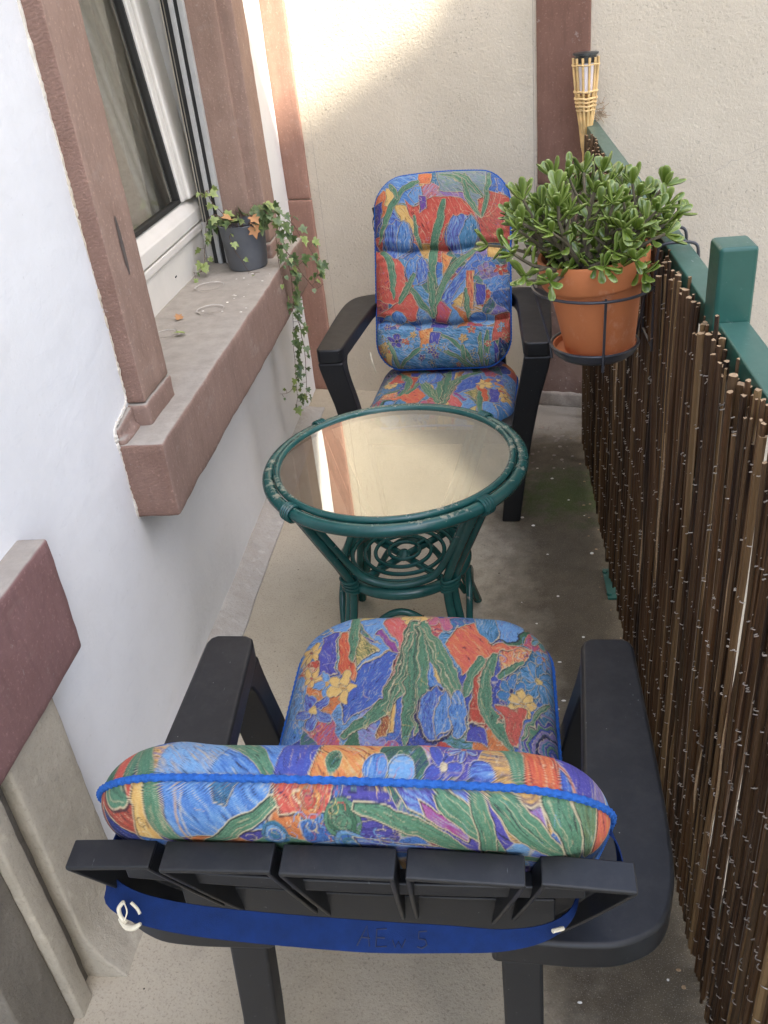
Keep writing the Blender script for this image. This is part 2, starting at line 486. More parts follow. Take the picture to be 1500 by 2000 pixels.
def rattan():
    t = NT('green_rattan'); c = t.coord()
    a = t.noise(c, 16, 5, 0.65)
    col = t.mix(t.ramp(a, [(0.3, 0.0), (0.72, 1.0)]), (0.008, 0.058, 0.052), (0.016, 0.088, 0.078))
    nz = t.sep(t.n('NewGeometry').outputs['Normal'])[2]
    w = t.noise(c, 42, 6, 0.78)
    up = t.ramp(nz, [(0.25, 0.0), (0.85, 0.12)])
    zz = t.sep(c)[2]
    top = t.ramp(zz, [(0.515, 0.0), (0.55, 1.0)])
    wm = t.ramp(t.math('ADD', t.math('ADD', w, t.math('MULTIPLY', up, top)), t.math('MULTIPLY', t.math('SUBTRACT', t.noise(c, 5, 2), 0.5), 0.5)), [(0.68, 0.0), (0.76, 1.0)])
    col = t.mix(t.math('MULTIPLY', wm, 0.75), col, t.mix(w, (0.13, 0.16, 0.12), (0.46, 0.40, 0.28)))
    return t.done(col, t.math('ADD', 0.26, t.math('MULTIPLY', wm, 0.45)), t.bump(t.noise(c, 60, 3), 0.15, 0.003), spec=0.5)
M['rattan'] = rattan()
def rail_paint():
    t = NT('green_rail_paint'); c = t.coord()
    a = t.noise(c, 12, 5, 0.65)
    col = t.mix(t.ramp(a, [(0.3, 0.0), (0.72, 1.0)]), (0.009, 0.064, 0.048), (0.015, 0.084, 0.062))
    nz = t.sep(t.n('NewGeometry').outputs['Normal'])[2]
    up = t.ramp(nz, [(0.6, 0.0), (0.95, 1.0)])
    w = t.noise(t.coord('Object', (1.0, 0.35, 1.0)), 55, 5, 0.75)
    wm = t.math('MULTIPLY', t.ramp(w, [(0.63, 0.0), (0.72, 1.0)]), t.math('ADD', t.math('MULTIPLY', up, 0.6), 0.1))
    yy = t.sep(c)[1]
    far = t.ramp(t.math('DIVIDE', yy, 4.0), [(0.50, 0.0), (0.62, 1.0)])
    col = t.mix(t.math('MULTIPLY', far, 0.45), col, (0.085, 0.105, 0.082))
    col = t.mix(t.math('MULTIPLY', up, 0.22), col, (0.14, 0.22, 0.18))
    col = t.mix(wm, col, (0.45, 0.47, 0.43))
    dp = t.noise(t.coord('Object', (1.0, 1.0, 0.10)), 70, 4, 0.7)
    col = t.mix(t.math('MULTIPLY', t.ramp(dp, [(0.66, 0.0), (0.72, 1.0)]), 0.45), col, (0.20, 0.30, 0.26))
    ch = t.noise(c, 38, 5, 0.8)
    col = t.mix(t.math('MULTIPLY', t.ramp(ch, [(0.70, 0.0), (0.73, 1.0)]), 0.8), col, (0.08, 0.045, 0.03))
    return t.done(col, t.math('ADD', 0.26, t.math('MULTIPLY', w, 0.25)), t.bump(t.noise(c, 45, 4), 0.08, 0.003), spec=0.4)
M['rail'] = rail_paint()
def cane():
    t = NT('reed_cane')
    oi = t.n('ObjectInfo').outputs['Random']
    c = t.coord()
    base = t.ramp(oi, [(0.0, (0.011, 0.006, 0.0035)), (0.28, (0.030, 0.014, 0.006)), (0.55, (0.072, 0.033, 0.012)), (0.78, (0.048, 0.029, 0.015)), (0.92, (0.12, 0.068, 0.030)), (1.0, (0.20, 0.125, 0.055))])
    off = t.n('VectorMath', operation='ADD')
    t.link(t.coord('Object', (130, 130, 5)), off.inputs[0])
    cmb = t.n('CombineXYZ'); t.link(t.math('MULTIPLY', oi, 77.0), cmb.inputs[2]); t.link(t.math('MULTIPLY', oi, 31.0), cmb.inputs[0])
    t.link(cmb.outputs[0], off.inputs[1])
    st = t.noise(off.outputs[0], 1.0, 5, 0.7)
    col = t.mix(t.ramp(st, [(0.45, 0.0), (0.80, 0.6)]), base, (0.13, 0.078, 0.040))
    col = t.mix(t.ramp(st, [(0.2, 0.75), (0.45, 0.0)]), col, (0.012, 0.008, 0.006))
    return t.done(col, 0.52, t.bump(st, 0.4, 0.003), spec=0.22)
M['cane'] = cane()
M['cane_cut'] = simple('cut_cane_end', (0.33, 0.22, 0.12), 0.8, 0.3, 300)
def leafmat(name, a, b, rough, edge=None, trans=0.0):
    t = NT(name); c = t.coord()
    oi = t.n('ObjectInfo').outputs['Random']
    col = t.mix(oi, a, b)
    col = t.mix(t.math('MULTIPLY', t.noise(c, 60, 3, 0.6), 0.5), col, tuple(x * 0.6 for x in a))
    if edge:
        at = t.n('VertexColor', layer_name='edge')
        col = t.mix(at.outputs[0], col, edge)
    return t.done(col, rough, t.bump(t.noise(c, 120, 2), 0.1, 0.002), spec=0.5, Subsurface_Weight=trans, Subsurface_Radius=(0.004, 0.006, 0.002)) if trans else t.done(col, rough, None, spec=0.5)
M['jade'] = leafmat('jade_leaf', (0.048, 0.092, 0.010), (0.125, 0.180, 0.024), 0.26, (0.24, 0.30, 0.08))
M['ivy'] = leafmat('ivy_leaf', (0.016, 0.050, 0.013), (0.058, 0.105, 0.020), 0.45, (0.14, 0.19, 0.06))
M['ivy_young'] = leafmat('ivy_young_leaf', (0.13, 0.20, 0.035), (0.19, 0.26, 0.06), 0.45, (0.30, 0.34, 0.12))
M['dry'] = leafmat('dry_leaf', (0.45, 0.22, 0.09), (0.50, 0.30, 0.13), 0.7)
def glassmat(name, tint, extra=0.0, mult=1.0):
    t = NT(name)
    ge = t.n('NewGeometry'); dt = t.n('VectorMath', operation='DOT_PRODUCT')
    t.link(ge.outputs['Normal'], dt.inputs[0]); t.link(ge.outputs['Incoming'], dt.inputs[1])
    fres = t.math('ADD', 0.042, t.math('MULTIPLY', 0.958, t.math('POWER', t.math('SUBTRACT', 1.0, t.math('ABSOLUTE', dt.outputs['Value']), True), 5.0)))
    tr = t.n('BsdfTransparent'); tr.inputs[0].default_value = (*tint, 1)
    gl = t.n('BsdfGlossy'); gl.inputs['Roughness'].default_value = 0.004; gl.inputs[0].default_value = (1, 1, 1, 1)
    mx = t.n('MixShader')
    t.link(t.math('ADD', t.math('MULTIPLY', fres, mult), extra, True), mx.inputs[0])
    t.link(tr.outputs[0], mx.inputs[1]); t.link(gl.outputs[0], mx.inputs[2])
    t.link(mx.outputs[0], t.out.inputs['Surface'])
    return t.m
M['glass'] = glassmat('window_glass', (0.87, 0.865, 0.84), 0.0, 0.9)
M['table_glass'] = glassmat('table_glass', (0.68, 0.70, 0.66), 0.01, 3.3)
def fabric():
    t = NT('printed_cushion_fabric')
    at = t.n('VertexColor', layer_name='print')
    c = t.coord()
    g = t.noise(c, 420, 4, 0.75)
    col = t.mix(t.ramp(g, [(0.34, 0.22), (0.5, 0.0)]), at.outputs[0], (0.02, 0.02, 0.035))
    col = t.mix(t.ramp(g, [(0.55, 0.0), (0.72, 0.16)]), col, (0.62, 0.55, 0.42))
    return t.done(col, 0.72, t.bump(g, 0.06, 0.001), spec=0.25)
M['fabric'] = fabric()
# ================================================================== SETTING
# courtyard far below the balcony
MB().add([(-60, -60, -3), (60, -60, -3), (60, 60, -3), (-60, 60, -3)], [(0, 1, 2, 3)]).build('courtyard_ground', M['court'])
tag(bpy.data.objects['courtyard_ground'], kind='structure')
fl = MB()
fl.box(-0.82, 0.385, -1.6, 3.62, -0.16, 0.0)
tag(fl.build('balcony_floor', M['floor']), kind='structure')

# ---- house wall on the left
def wall_left():
    mb = MB()
    ys = [-3.0, -0.25, 0.72, 1.76, 3.14, 3.62]; zs = [-3.0, 0.0, 0.70, 2.15, 2.35, 4.4]
    for i in range(5):
        for j in range(5):
            y0, y1, z0, z1 = ys[i], ys[i + 1], zs[j], zs[j + 1]
            if i == 3 and j == 2: continue                  # window opening
            if i == 1 and j in (1, 2): continue             # door opening
            ny = max(1, int((y1 - y0) / 0.06)) if z0 >= 0 and z1 < 3 else 1
            nz = max(1, int((z1 - z0) / 0.06)) if z0 >= 0 and z1 < 3 else 1
            vs = []; fs = []
            for a in range(ny + 1):
                for b in range(nz + 1):
                    y = y0 + (y1 - y0) * a / ny; z = z0 + (z1 - z0) * b / nz
                    d = noise.noise(Vector((y * 3.1, z * 3.1, 5))) * 0.006 + noise.noise(Vector((y * 10, z * 8, 2))) * 0.0026
                    vs.append((-0.80 + d, y, z))
            for a in range(ny):
                for b in range(nz):
                    k = a * (nz + 1) + b
                    fs.append((k, k + nz + 1, k + nz + 2, k + 1))
            mb.add(vs, fs)
    return mb
wl = wall_left().build('house_wall', M['white_plaster'])
tag(wl, 'white painted plaster house wall with uneven lumpy surface on the left', 'wall')
# ragged lip of old plaster where it meets the stone
def lip(path, w=0.010, name='plaster_edge', seed=0):
    mb = MB()
    pts = cr(path, 60); rings = []
    for i, q in enumerate(pts):
        t = (pts[min(i + 1, len(pts) - 1)] - pts[max(i - 1, 0)]).normalized()
        side = Vector((0, -t.z, t.y))                 # in the wall plane, away from the stone
        if side.y > 0: side = -side
        n1 = noise.noise(q * 38 + Vector((seed, 0, 0))); n2 = noise.noise(q * 150 + Vector((0, seed, 0)))
        n3 = noise.noise(q * 17 + Vector((2, seed, 5)))
        ww = max(0.0004, w * (0.35 + 1.3 * n1 + 0.8 * n2 + 1.2 * n3)); hh = max(-0.001, 0.0020 * (0.6 + 1.2 * n2 + 0.9 * n1))
        inn = -side * (0.003 + 0.004 * noise.noise(q * 90 + Vector((7, 7, seed))))
        rings.append([q + inn + Vector((-0.004, 0, 0)), q + inn + Vector((0.003 + hh, 0, 0)), q + side * ww * 0.5 + Vector((0.0025 + hh * 0.7, 0, 0)), q + side * ww + Vector((-0.002, 0, 0))])
    mb.loft(rings, True, True, 0, False)
    return mb.build(name, M['lip'], wl)
lip([(-0.801, 1.697, 1.75), (-0.801, 1.700, 1.4), (-0.801, 1.698, 1.1), (-0.801, 1.697, 0.86), (-0.801, 1.693, 0.800), (-0.801, 1.655, 0.786), (-0.801, 1.608, 0.772), (-0.801, 1.600, 0.74), (-0.801, 1.599, 0.65), (-0.801, 1.600, 0.555)], 0.0050, seed=3)

# ---- oblique wall at the far end of the balcony
BO = Vector((-0.80, 3.60, 0)); BD = Vector((0.963, -0.2696, 0)).normalized(); BN = Vector((BD.y, -BD.x, 0))   # BN faces the balcony
if BN.y > 0: BN = -BN
def bw(s, n, z): return BO + BD * s + BN * n + Vector((0, 0, z))
def slab(mb, s0, s1, n0, n1, z0, z1, mi=0):
    ps = [bw(s0, n1, z0), bw(s1, n1, z0), bw(s1, n0, z0), bw(s0, n0, z0), bw(s0, n1, z1), bw(s1, n1, z1), bw(s1, n0, z1), bw(s0, n0, z1)]
    return mb.add(ps, [(3,2,1,0),(4,5,6,7),(0,1,5,4),(1,2,6,5),(2,3,7,6),(3,0,4,7)], mi, False)
bwall = slab(MB(), -0.5, 7.0, -0.35, 0.0, -3.0, 3.7).build('end_wall', M['cream_plaster'])
tag(bwall, 'cream roughcast wall closing the far end of the balcony', 'wall')
# hairline crack right of the brown pilaster
ck = MB()
cpts = [(0.5157, 3.2316, 0.901), (0.5889, 3.2111, 0.8855), (0.6699, 3.1884, 0.8586), (0.7387, 3.1692, 0.8729), (0.8037, 3.151, 0.9107), (0.8889, 3.1271, 0.9466)]
cp = [p + BD * 0.006 * noise.noise(p * 60) + Vector((0, 0, 0.010 * noise.noise(p * 45 + Vector((4, 4, 4))))) for p in cr(cpts, 10)]
ck.tube([p - BN * 0.0006 for p in cp], [0.0007 + 0.0007 * abs(noise.noise(p * 30)) for p in cp], 5)
ck.build('crack', M['crack'], bwall)
# thin groove line beside each pilaster
for s_ in (0.140, 0.994):
    slab(MB(), s_, s_ + 0.0016, -0.002, 0.0004, 0.0, 3.0).build('plaster_joint', M['crack'], bwall)

def bm_slab(s0, s1, n0, n1, z0, z1, seed, step=0.02, amp=0.0012, rnd=0.004, lump=0.0):
    bm = rough_box(s0, s1, -n1, -n0, z0, z1, step, amp, rnd, seed=seed, lump=lump)
    for v in bm.verts:
        v.co = bw(v.co.x, -v.co.y, v.co.z)
    return bm
pl = empty('corner_pilaster', bw(0.05, 0, 0)); tag(pl, 'pinkish stone pilaster in the left corner of the end wall', 'pilaster')
def pchild(name, bm, mat, par):
    o = bm_obj(name, bm, mat); o.parent = par; o.matrix_parent_inverse = Matrix.Translation(par.location).inverted(); return o
pchild('stone_block', bm_slab(0.001, 0.103, -0.02, 0.013, 0.8145, 3.2, 1), M['pil_pink'], pl)
pchild('stone_block', bm_slab(0.001, 0.105, -0.02, 0.016, 0.0, 0.811, 2), M['pil_pink'], pl)
pr = empty('brown_pilaster', bw(1.09, 0, 0)); tag(pr, 'dark brown painted pilaster on the end wall beside the bamboo torch', 'pilaster')
pchild('stone_block', bm_slab(1.009, 1.184, -0.02, 0.016, 0.848, 3.2, 4, amp=0.0008), M['pil_brown'], pr)
pchild('stone_block', bm_slab(1.006, 1.190, -0.02, 0.022, 0.045, 0.845, 5, amp=0.0022), M['pil_low'], pr)
pchild('cement_foot', bm_slab(0.985, 1.205, -0.02, 0.030, -0.01, 0.055, 6, 0.012, 0.006, 0.008, lump=0.010), M['rubble'], pr)

# ---- sloping cement skirting along the house wall
sk = MB(); rings = []
for k in range(90):
    y = 1.045 + (3.37 - 1.045) * k / 89
    w = 0.075 + 0.006 * noise.noise(Vector((y * 6, 0, 0))); h = 0.042 + 0.005 * noise.noise(Vector((y * 8, 3, 0)))
    if k > 86: h *= 1.0 - (k - 86) * 0.22
    x0 = -0.803
    rings.append([(x0, y, -0.01), (x0 + w + 0.004, y, -0.01), (x0 + w, y, 0.006), (x0 + w * 0.62, y, h * 0.5), (x0 + w * 0.30, y, h * 0.86), (x0 + 0.008, y, h), (x0, y, h)])
sk.loft(rings)
tag(sk.build('skirting', M['skirting']), 'rough cement skirting sloping up the foot of the white wall', 'skirting')

# ---- stone window surround
ws = empty('window_surround', (-0.80, 2.45, 0.735)); tag(ws, 'reddish sandstone window surround with deep worn sill', 'window surround')
def wchild(name, bm, mats, par=ws):
    o = bm_obj(name, bm, mats); o.parent = par; o.matrix_parent_inverse = Matrix.Translation(par.location).inverted(); return o
bm = rough_box(-1.06, -0.703, 1.603, 3.29, 0.556, 0.735, 0.022, 0.0016, 0.006, seed=8, lump=0.0035)
sill = wchild('sill', bm, [M['sill'], M['sandstone_chisel']])
for p in sill.data.polygons:
    if p.normal.y < -0.8: p.material_index = 1
sill['label'] = 'dusty sandstone sill with pale pot rings'
bm = rough_box(-1.00, -0.760, 1.702, 1.869, 0.787, 2.2, 0.022, 0.0016, 0.004, seed=9)
for v in bm.verts:
    if v.co.y < 1.72: v.co.x += 0  # chiselled return
jn = wchild('jamb', bm, [M['sandstone'], M['sandstone_chisel']])
for p in jn.data.polygons:
    if p.normal.y < -0.7: p.material_index = 1
wchild('jamb_foot', rough_box(-1.00, -0.7565, 1.698, 1.8715, 0.728, 0.7850, 0.012, 0.0022, 0.006, seed=10), [M['sill']])
bm = rough_box(-0.86, -0.781, 1.606, 1.697, 0.728, 0.784, 0.010, 0.0022, 0.006, seed=31)
for v in bm.verts:
    if v.co.z > 0.75:
        v.co.z -= (1.697 - v.co.y) * 0.16
        v.co.x -= max(0.0, v.co.x + 0.80) * 0.45
wchild('sill_shoulder', bm, [M['sill']])
# grey scar on the near jamb
sc = MB()
pts = []
for k in range(26):
    a = 2 * PI * k / 26
    z = 1.105 + 0.062 * math.sin(a); y = 1.784 + (0.0085 + 0.004 * noise.noise(Vector((k * 0.7, 1, 1)))) * math.cos(a) - 0.08 * (z - 1.105) * 0.3
    pts.append((-0.7585 + 0.0006 * noise.noise(Vector((k, 2, 2))), y, z))
sc.add(pts, [tuple(range(26))], 0, False)
sco = sc.build('worn_scar', concrete('grey_scar', (0.15, 0.12, 0.105), (0.09, 0.075, 0.065)), None)
sco.parent = jn; sco.matrix_parent_inverse = (Matrix.Translation(ws.location)).inverted() @ Matrix.Identity(4)
sco.matrix_parent_inverse = Matrix.Identity(4)
# far jamb with a stepped rebate
wchild('jamb', rough_box(-0.961, -0.808, 3.022, 3.19, 0.787, 2.2, 0.025, 0.0012, 0.003, seed=12), [M['sandstone']])
wchild('jamb_rebate', rough_box(-0.830, -0.760, 3.040, 3.192, 0.787, 2.2, 0.022, 0.0012, 0.003, seed=13), [M['sandstone']])
wchild('jamb_foot', rough_box(-0.961, -0.7565, 3.0205, 3.195, 0.728, 0.7850, 0.015, 0.002, 0.006, seed=14), [M['sill']])
wchild('lintel', rough_box(-1.00, -0.758, 1.69, 3.20, 2.2, 2.38, 0.03, 0.0016, 0.004, seed=15), [M['sandstone']])

# ---- tilted plastic window
win = empty('window', (-1.0, 2.45, 0.735)); tag(win, 'white plastic window tilted open inwards above the stone sill', 'window')
def wpart(mb, name, mat, par=win, bevel=0.004):
    o = mb.build(name, mat, None, bevel); o.parent = par; return o
def W(mb_world, name, mat, bevel=0.004, par=win):
    o = mb_world.build(name, mat, None, bevel); o.parent = par
    if par is win: o.matrix_parent_inverse = Matrix.Translation(win.location).inverted()
    return o
fr = MB()
fr.box(-1.06, -0.998, 1.74, 3.34, 0.730, 0.846)
fr.box(-1.06, -0.990, 1.74, 3.34, 0.8462, 0.872)
W(fr, 'frame', M['pvc'])
for y0, y1 in ((3.125, 3.34), (1.70, 1.86)):
    f2 = MB(); f2.box(-1.06, -0.985, y0, y1, 0.8725, 2.2); W(f2, 'frame', M['pvc'])
f2 = MB(); f2.box(-0.9845, -0.9625, 3.034, 3.34, 0.8725, 2.2); W(f2, 'frame', M['cream_pvc'])
f2 = MB(); f2.box(-0.9975, -0.9625, 3.040, 3.34, 0.7355, 0.872); W(f2, 'frame', M['pvc'])
f2 = MB(); f2.box(-0.978, -0.974, 3.030, 3.0338, 0.8725, 2.2); W(f2, 'seal', M['seal'], 0)
f2 = MB(); f2.box(-0.9845, -0.9825, 3.120, 3.1235, 0.8725, 2.2); W(f2, 'seal', M['seal'], 0)
# little drain slot
d_ = MB(); d_.box(-0.9985, -0.9960, 2.69, 2.705, 0.782, 0.786); W(d_, 'drain_slot', M['seal'], 0)
# sash hinged along its bottom edge
HX, HZ, TILT = -0.990, 0.878, math.radians(4.8)
sash = MB()
def T(x, y, z):   # sash coordinates (depth inward positive, y, height) to world
    return (HX - z * math.sin(TILT) - x * math.cos(TILT), y, HZ + z * math.cos(TILT) - x * math.sin(TILT))
def sbox(mb, x0, x1, y0, y1, z0, z1):
    vs = [T(*p) for p in ((x0,y0,z0),(x1,y0,z0),(x1,y1,z0),(x0,y1,z0),(x0,y0,z1),(x1,y0,z1),(x1,y1,z1),(x0,y1,z1))]
    return mb.add(vs, [(0,1,2,3),(7,6,5,4),(4,5,1,0),(5,6,2,1),(6,7,3,2),(7,4,0,3)], 0, False)
# bottom rail with sloping bead, stiles
prof = [(0, 0), (0, 0.040), (0.006, 0.046), (0.010, 0.058), (0.034, 0.080), (0.07, 0.080), (0.07, 0)]
ya, yb = 1.83, 3.118
vs = [T(x, ya, z) for x, z in prof] + [T(x, yb, z) for x, z in prof]; n = len(prof)
sash.add(vs, [tuple(range(n)), tuple(range(2 * n - 1, n - 1, -1))] + [((i + 1) % n, i, i + n, (i + 1) % n + n) for i in range(n)], 0, False)
sh = W(sash, 'sash', M['pvc'], 0.003)
for (y0, y1, z0, z1) in ((2.995, 3.1185, 0.0805, 1.28), (1.83, 1.95, 0.0805, 1.28), (1.83, 3.1185, 1.2805, 1.38)):
    q = MB(); sbox(q, 0.0, 0.07, y0, y1, z0, z1)
    o = q.build('stile', M['pvc'], sh, 0.006)
q = MB(); sbox(q, 0.012, 0.06, 2.955, 2.9945, 0.0805, 1.28); q.build('glazing_bead', M['pvc'], sh, 0.006)
for (y0, y1, z0, z1) in ((2.943, 2.9548, 0.081, 1.28), (1.96, 2.943, 0.0805, 0.092)):
    q = MB(); sbox(q, 0.022, 0.05, y0, y1, z0, z1); q.build('gasket', M['seal'], sh)
q = MB(); sbox(q, 0.034, 0.037, 1.955, 2.944, 0.086, 1.28); q.build('pane', M['glass'], sh)
# shutter guide next to the far jamb
gd = MB(); gd.box(-0.945, -0.930, 2.995, 3.020, 0.7365, 2.2); W(gd, 'shutter_guide', M['alu'], 0.002)
gd = MB(); gd.box(-0.930, -0.917, 3.004, 3.0205, 0.7365, 2.2); W(gd, 'shutter_guide', M['seal'], 0.0)
gd = MB(); gd.box(-0.917, -0.900, 2.997, 3.0205, 0.7365, 2.2); W(gd, 'shutter_guide', M['alu'], 0.002)
gd = MB(); gd.box(-0.962, -0.946, 3.008, 3.0205, 0.7365, 2.2); W(gd, 'shutter_guide', M['seal'], 0.0)
# curtain inside and the dim room behind
cu = MB(); rows = []
for j in range(2):
    z = 0.72 + 1.5 * j
    rows.append([(-1.15 + 0.022 * math.sin(y * 62 + 1.4 * math.sin(y * 9)) + 0.006 * math.sin(y * 131), y, z) for y in np.linspace(1.8, 3.2, 170)])
cu.loft(rows, False, False)
W(cu, 'curtain', M['curtain'], 0)
rm = MB()
rm.add([(-1.4, 0.8, 0), (-1.4, 4.4, 0), (-1.4, 4.4, 2.7), (-1.4, 0.8, 2.7), (-1.065, 0.8, 0), (-1.065, 4.4, 0), (-1.065, 4.4, 2.7), (-1.065, 0.8, 2.7)], [(0,1,2,3), (0,4,5,1), (3,2,6,7), (0,3,7,4), (1,5,6,2)], 0, False)
tag(rm.build('room_behind_window', M['room']), kind='structure')

# ---- stone door surround at the near left
ds = empty('door_surround', (-0.80, 0.95, 0)); tag(ds, 'stone door surround with red sandstone block over grey cement jamb', 'door surround')
def dchild(name, bm, mats):
    o = bm_obj(name, bm, mats); o.parent = ds; o.matrix_parent_inverse = Matrix.Translation(ds.location).inverted(); return o
dchild('stone_block', rough_box(-0.86, -0.752, 0.66, 1.168, 0.551, 0.782, 0.02, 0.0012, 0.006, seed=20, lump=0.003), [M['red_block']])
bm = rough_box(-0.86, -0.764, 0.885, 1.050, -0.01, 0.549, 0.02, 0.0014, 0.005, seed=21, lump=0.0015)
for v in bm.verts:
    if v.co.z < 0.14 and v.co.x > -0.79:
        k = (0.14 - v.co.z) / 0.14
        v.co.x += 0.050 * k * k
dchild('cement_jamb', bm, [M['door_concrete']])
dchild('groove', rough_box(-0.86, -0.790, 0.850, 0.888, -0.01, 0.549, 0.02, 0.0018, 0.003, seed=22), [concrete('dark_cement', (0.16, 0.145, 0.12), (0.12, 0.105, 0.085))])
dchild('moulding', rough_box(-0.86, -0.766, 0.806, 0.850, -0.01, 0.549, 0.015, 0.0016, 0.005, seed=26, lump=0.0012), [M['door_concrete']])
dchild('cement_jamb', rough_box(-0.90, -0.782, 0.700, 0.8055, -0.01, 0.549, 0.02, 0.0016, 0.004, seed=23, lump=0.001), [concrete('stained_cement', (0.20, 0.18, 0.145), (0.13, 0.115, 0.09))])
dchild('upper_jamb', rough_box(-0.86, -0.770, 0.70, 0.90, 0.784, 2.1, 0.03, 0.0016, 0.005, seed=24), [M['red_block']])
dr = MB(); dr.box(-0.875, -0.835, -0.25, 0.6995, 0.01, 2.1)
tag(dr.build('balcony_door', M['door_paint'], None, 0.003), 'pale blue grey painted door edge at the bottom left corner', 'door')

# ---- unseen block added across the court to shade the balcony
nb = empty('shadow_block', (5.8, -3.4, -3)); tag(nb, 'tall unseen block added across the courtyard to shade the balcony', 'occluder')
def nchild(mb, name, mat):
    o = mb.build(name, mat); o.parent = nb; o.matrix_parent_inverse = Matrix.Translation(nb.location).inverted(); return o
nchild(MB().box(3.65, 8.0, -5.5, -1.42, -3.0, 10.62), 'wall', M['block_wall'])
nchild(MB().box(3.55, 8.1, -5.6, -1.40, 10.621, 10.75), 'block_cap', M['pil_brown'])
nchild(MB().box(5.88, 8.0, -1.68, -1.43, 10.751, 13.2), 'shadow_slab', M['block_wall'])  # added slab, shaped to steepen the shadow edge of the sun patch
for k in range(3):
    for z in (-1.6, 1.4, 4.4, 7.4):
        y = -5.1 + 1.25 * k
        w = nchild(MB().box(3.62, 3.649, y, y + 0.9, z, z + 1.5), 'window', M['pvc'])
        MB().box(3.610, 3.6199, y + 0.1, y + 0.8, z + 0.1, z + 1.4).build('pane', M['glass'], w)
# ================================================================== RAILING AND REED SCREEN
rl = empty('railing', (0.34, 1.6, 0)); tag(rl, 'green painted metal balcony railing with one square post rising above its rail', 'railing')
def rchild(mb, name, mat, bevel=0.0):
    o = mb.build(name, mat, None, bevel); o.parent = rl; o.matrix_parent_inverse = Matrix.Translation(rl.location).inverted(); return o
rchild(MB().box(0.3185, 0.3620, -1.2, 1.2665, 1.010, 1.052), 'top_rail', M['rail'], 0.003)
rchild(MB().box(0.3185, 0.3620, 1.3325, 3.27, 1.010, 1.052), 'top_rail', M['rail'], 0.003)
rchild(MB().box(0.3130, 0.3660, 1.267, 1.332, 0.0, 1.158), 'post', M['rail'], 0.006)
for y in (-0.3, 0.52, 2.05, 2.78):
    rchild(MB().box(0.326, 0.356, y, y + 0.03, 0.0, 1.009), 'post', M['rail'], 0.002)
rchild(MB().box(0.3285, 0.3515, -1.2, 3.25, 0.085, 0.110), 'bottom_rail', M['rail'], 0.002)
for y in (1.262, 0.50, 2.03):
    fp = MB(); fp.box(0.284, 0.375, y - 0.035, y + 0.105, 0.001, 0.007)
    for dy in (-0.018, 0.088):
        fp.lathe([(0.0001, 0.014), (0.007, 0.013), (0.008, 0.007)], 8, (0.289, y + dy, 0))
    rchild(fp, 'foot_plate', M['rail'], 0)

scr = empty('reed_screen', (0.308, 1.8, 0)); tag(scr, 'dark brown reed screen wired along the balcony side of the railing', 'reed screen')
cane_meshes = []
for k in range(10):
    rr = random.Random(100 + k)
    mb = MB(); n = 6
    pts = [(0.0025 * rr.uniform(-1, 1), 0.0035 * rr.uniform(-1, 1), z) for z in np.linspace(0, 1, n)]
    pts[0] = (0, 0, 0)
    rad = [1.0 * rr.uniform(0.86, 1.1) * (1.05 - 0.14 * i / (n - 1)) for i in range(n)]
    s = 7; rings = []
    for i, p in enumerate(pts):
        rings.append([(p[0] + 0.0055 * rad[i] * math.cos(2 * PI * a / s), p[1] + 0.0055 * rad[i] * math.sin(2 * PI * a / s), p[2] + (0.0016 * rr.uniform(-1, 1) if i == n - 1 else 0)) for a in range(s)])
    mb.loft(rings, True, False)
    o_ = len(mb.v) - s
    mb.add(mb.v[o_:], [tuple(range(s))], 1, False)
    cane_meshes.append(mb.mesh('cane', [M['cane'], M['cane_cut']]))
rr = random.Random(5)
canes = []
y = 0.60; i = 0
farc = MB()
while y < 2.97:
    th = rr.choice([0.5, 0.65, 0.8, 0.9, 1.05, 1.3]) * rr.uniform(0.85, 1.0)
    rad = 0.0055 * th
    layer = rr.choice([0, 0, 0.004, -0.004])
    z0 = 0.022 + rr.uniform(-0.018, 0.025)
    top = 1.036 + rr.gauss(0.004, 0.013)
    if rr.random() < 0.06: top -= rr.uniform(0.02, 0.06)
    if 0.95 < y < 1.45: top += 0.004
    src = cane_meshes[rr.randrange(10)]
    loc_, scl_, rot_ = Vector((0.306 + layer - 0.308, y - 1.8, z0)), Vector((th, th, top - z0)), (rr.gauss(0, 0.008), rr.gauss(0, 0.004), rr.uniform(0, 6.28))
    if i < 298:
        o = obj('cane', src, scr)
        o.location = loc_; o.scale = scl_; o.rotation_euler = rot_
    else:
        mt_ = Matrix.LocRotScale(loc_, __import__('mathutils').Euler(rot_), scl_)
        vs_ = [mt_ @ v.co for v in src.vertices]
        farc.add(vs_, [tuple(p_.vertices) for p_ in src.polygons if p_.material_index == 0], 0); farc.add(vs_, [tuple(p_.vertices) for p_ in src.polygons if p_.material_index == 1], 1, False)
    canes.append((0.306 + layer, y, rad))
    y += rad * 2 * rr.uniform(0.62, 0.98); i += 1
if farc.v: farc.build('far_canes', [M['cane'], M['cane_cut']], scr)['kind'] = 'stuff'
print('canes', len(canes), 'reach y', y)
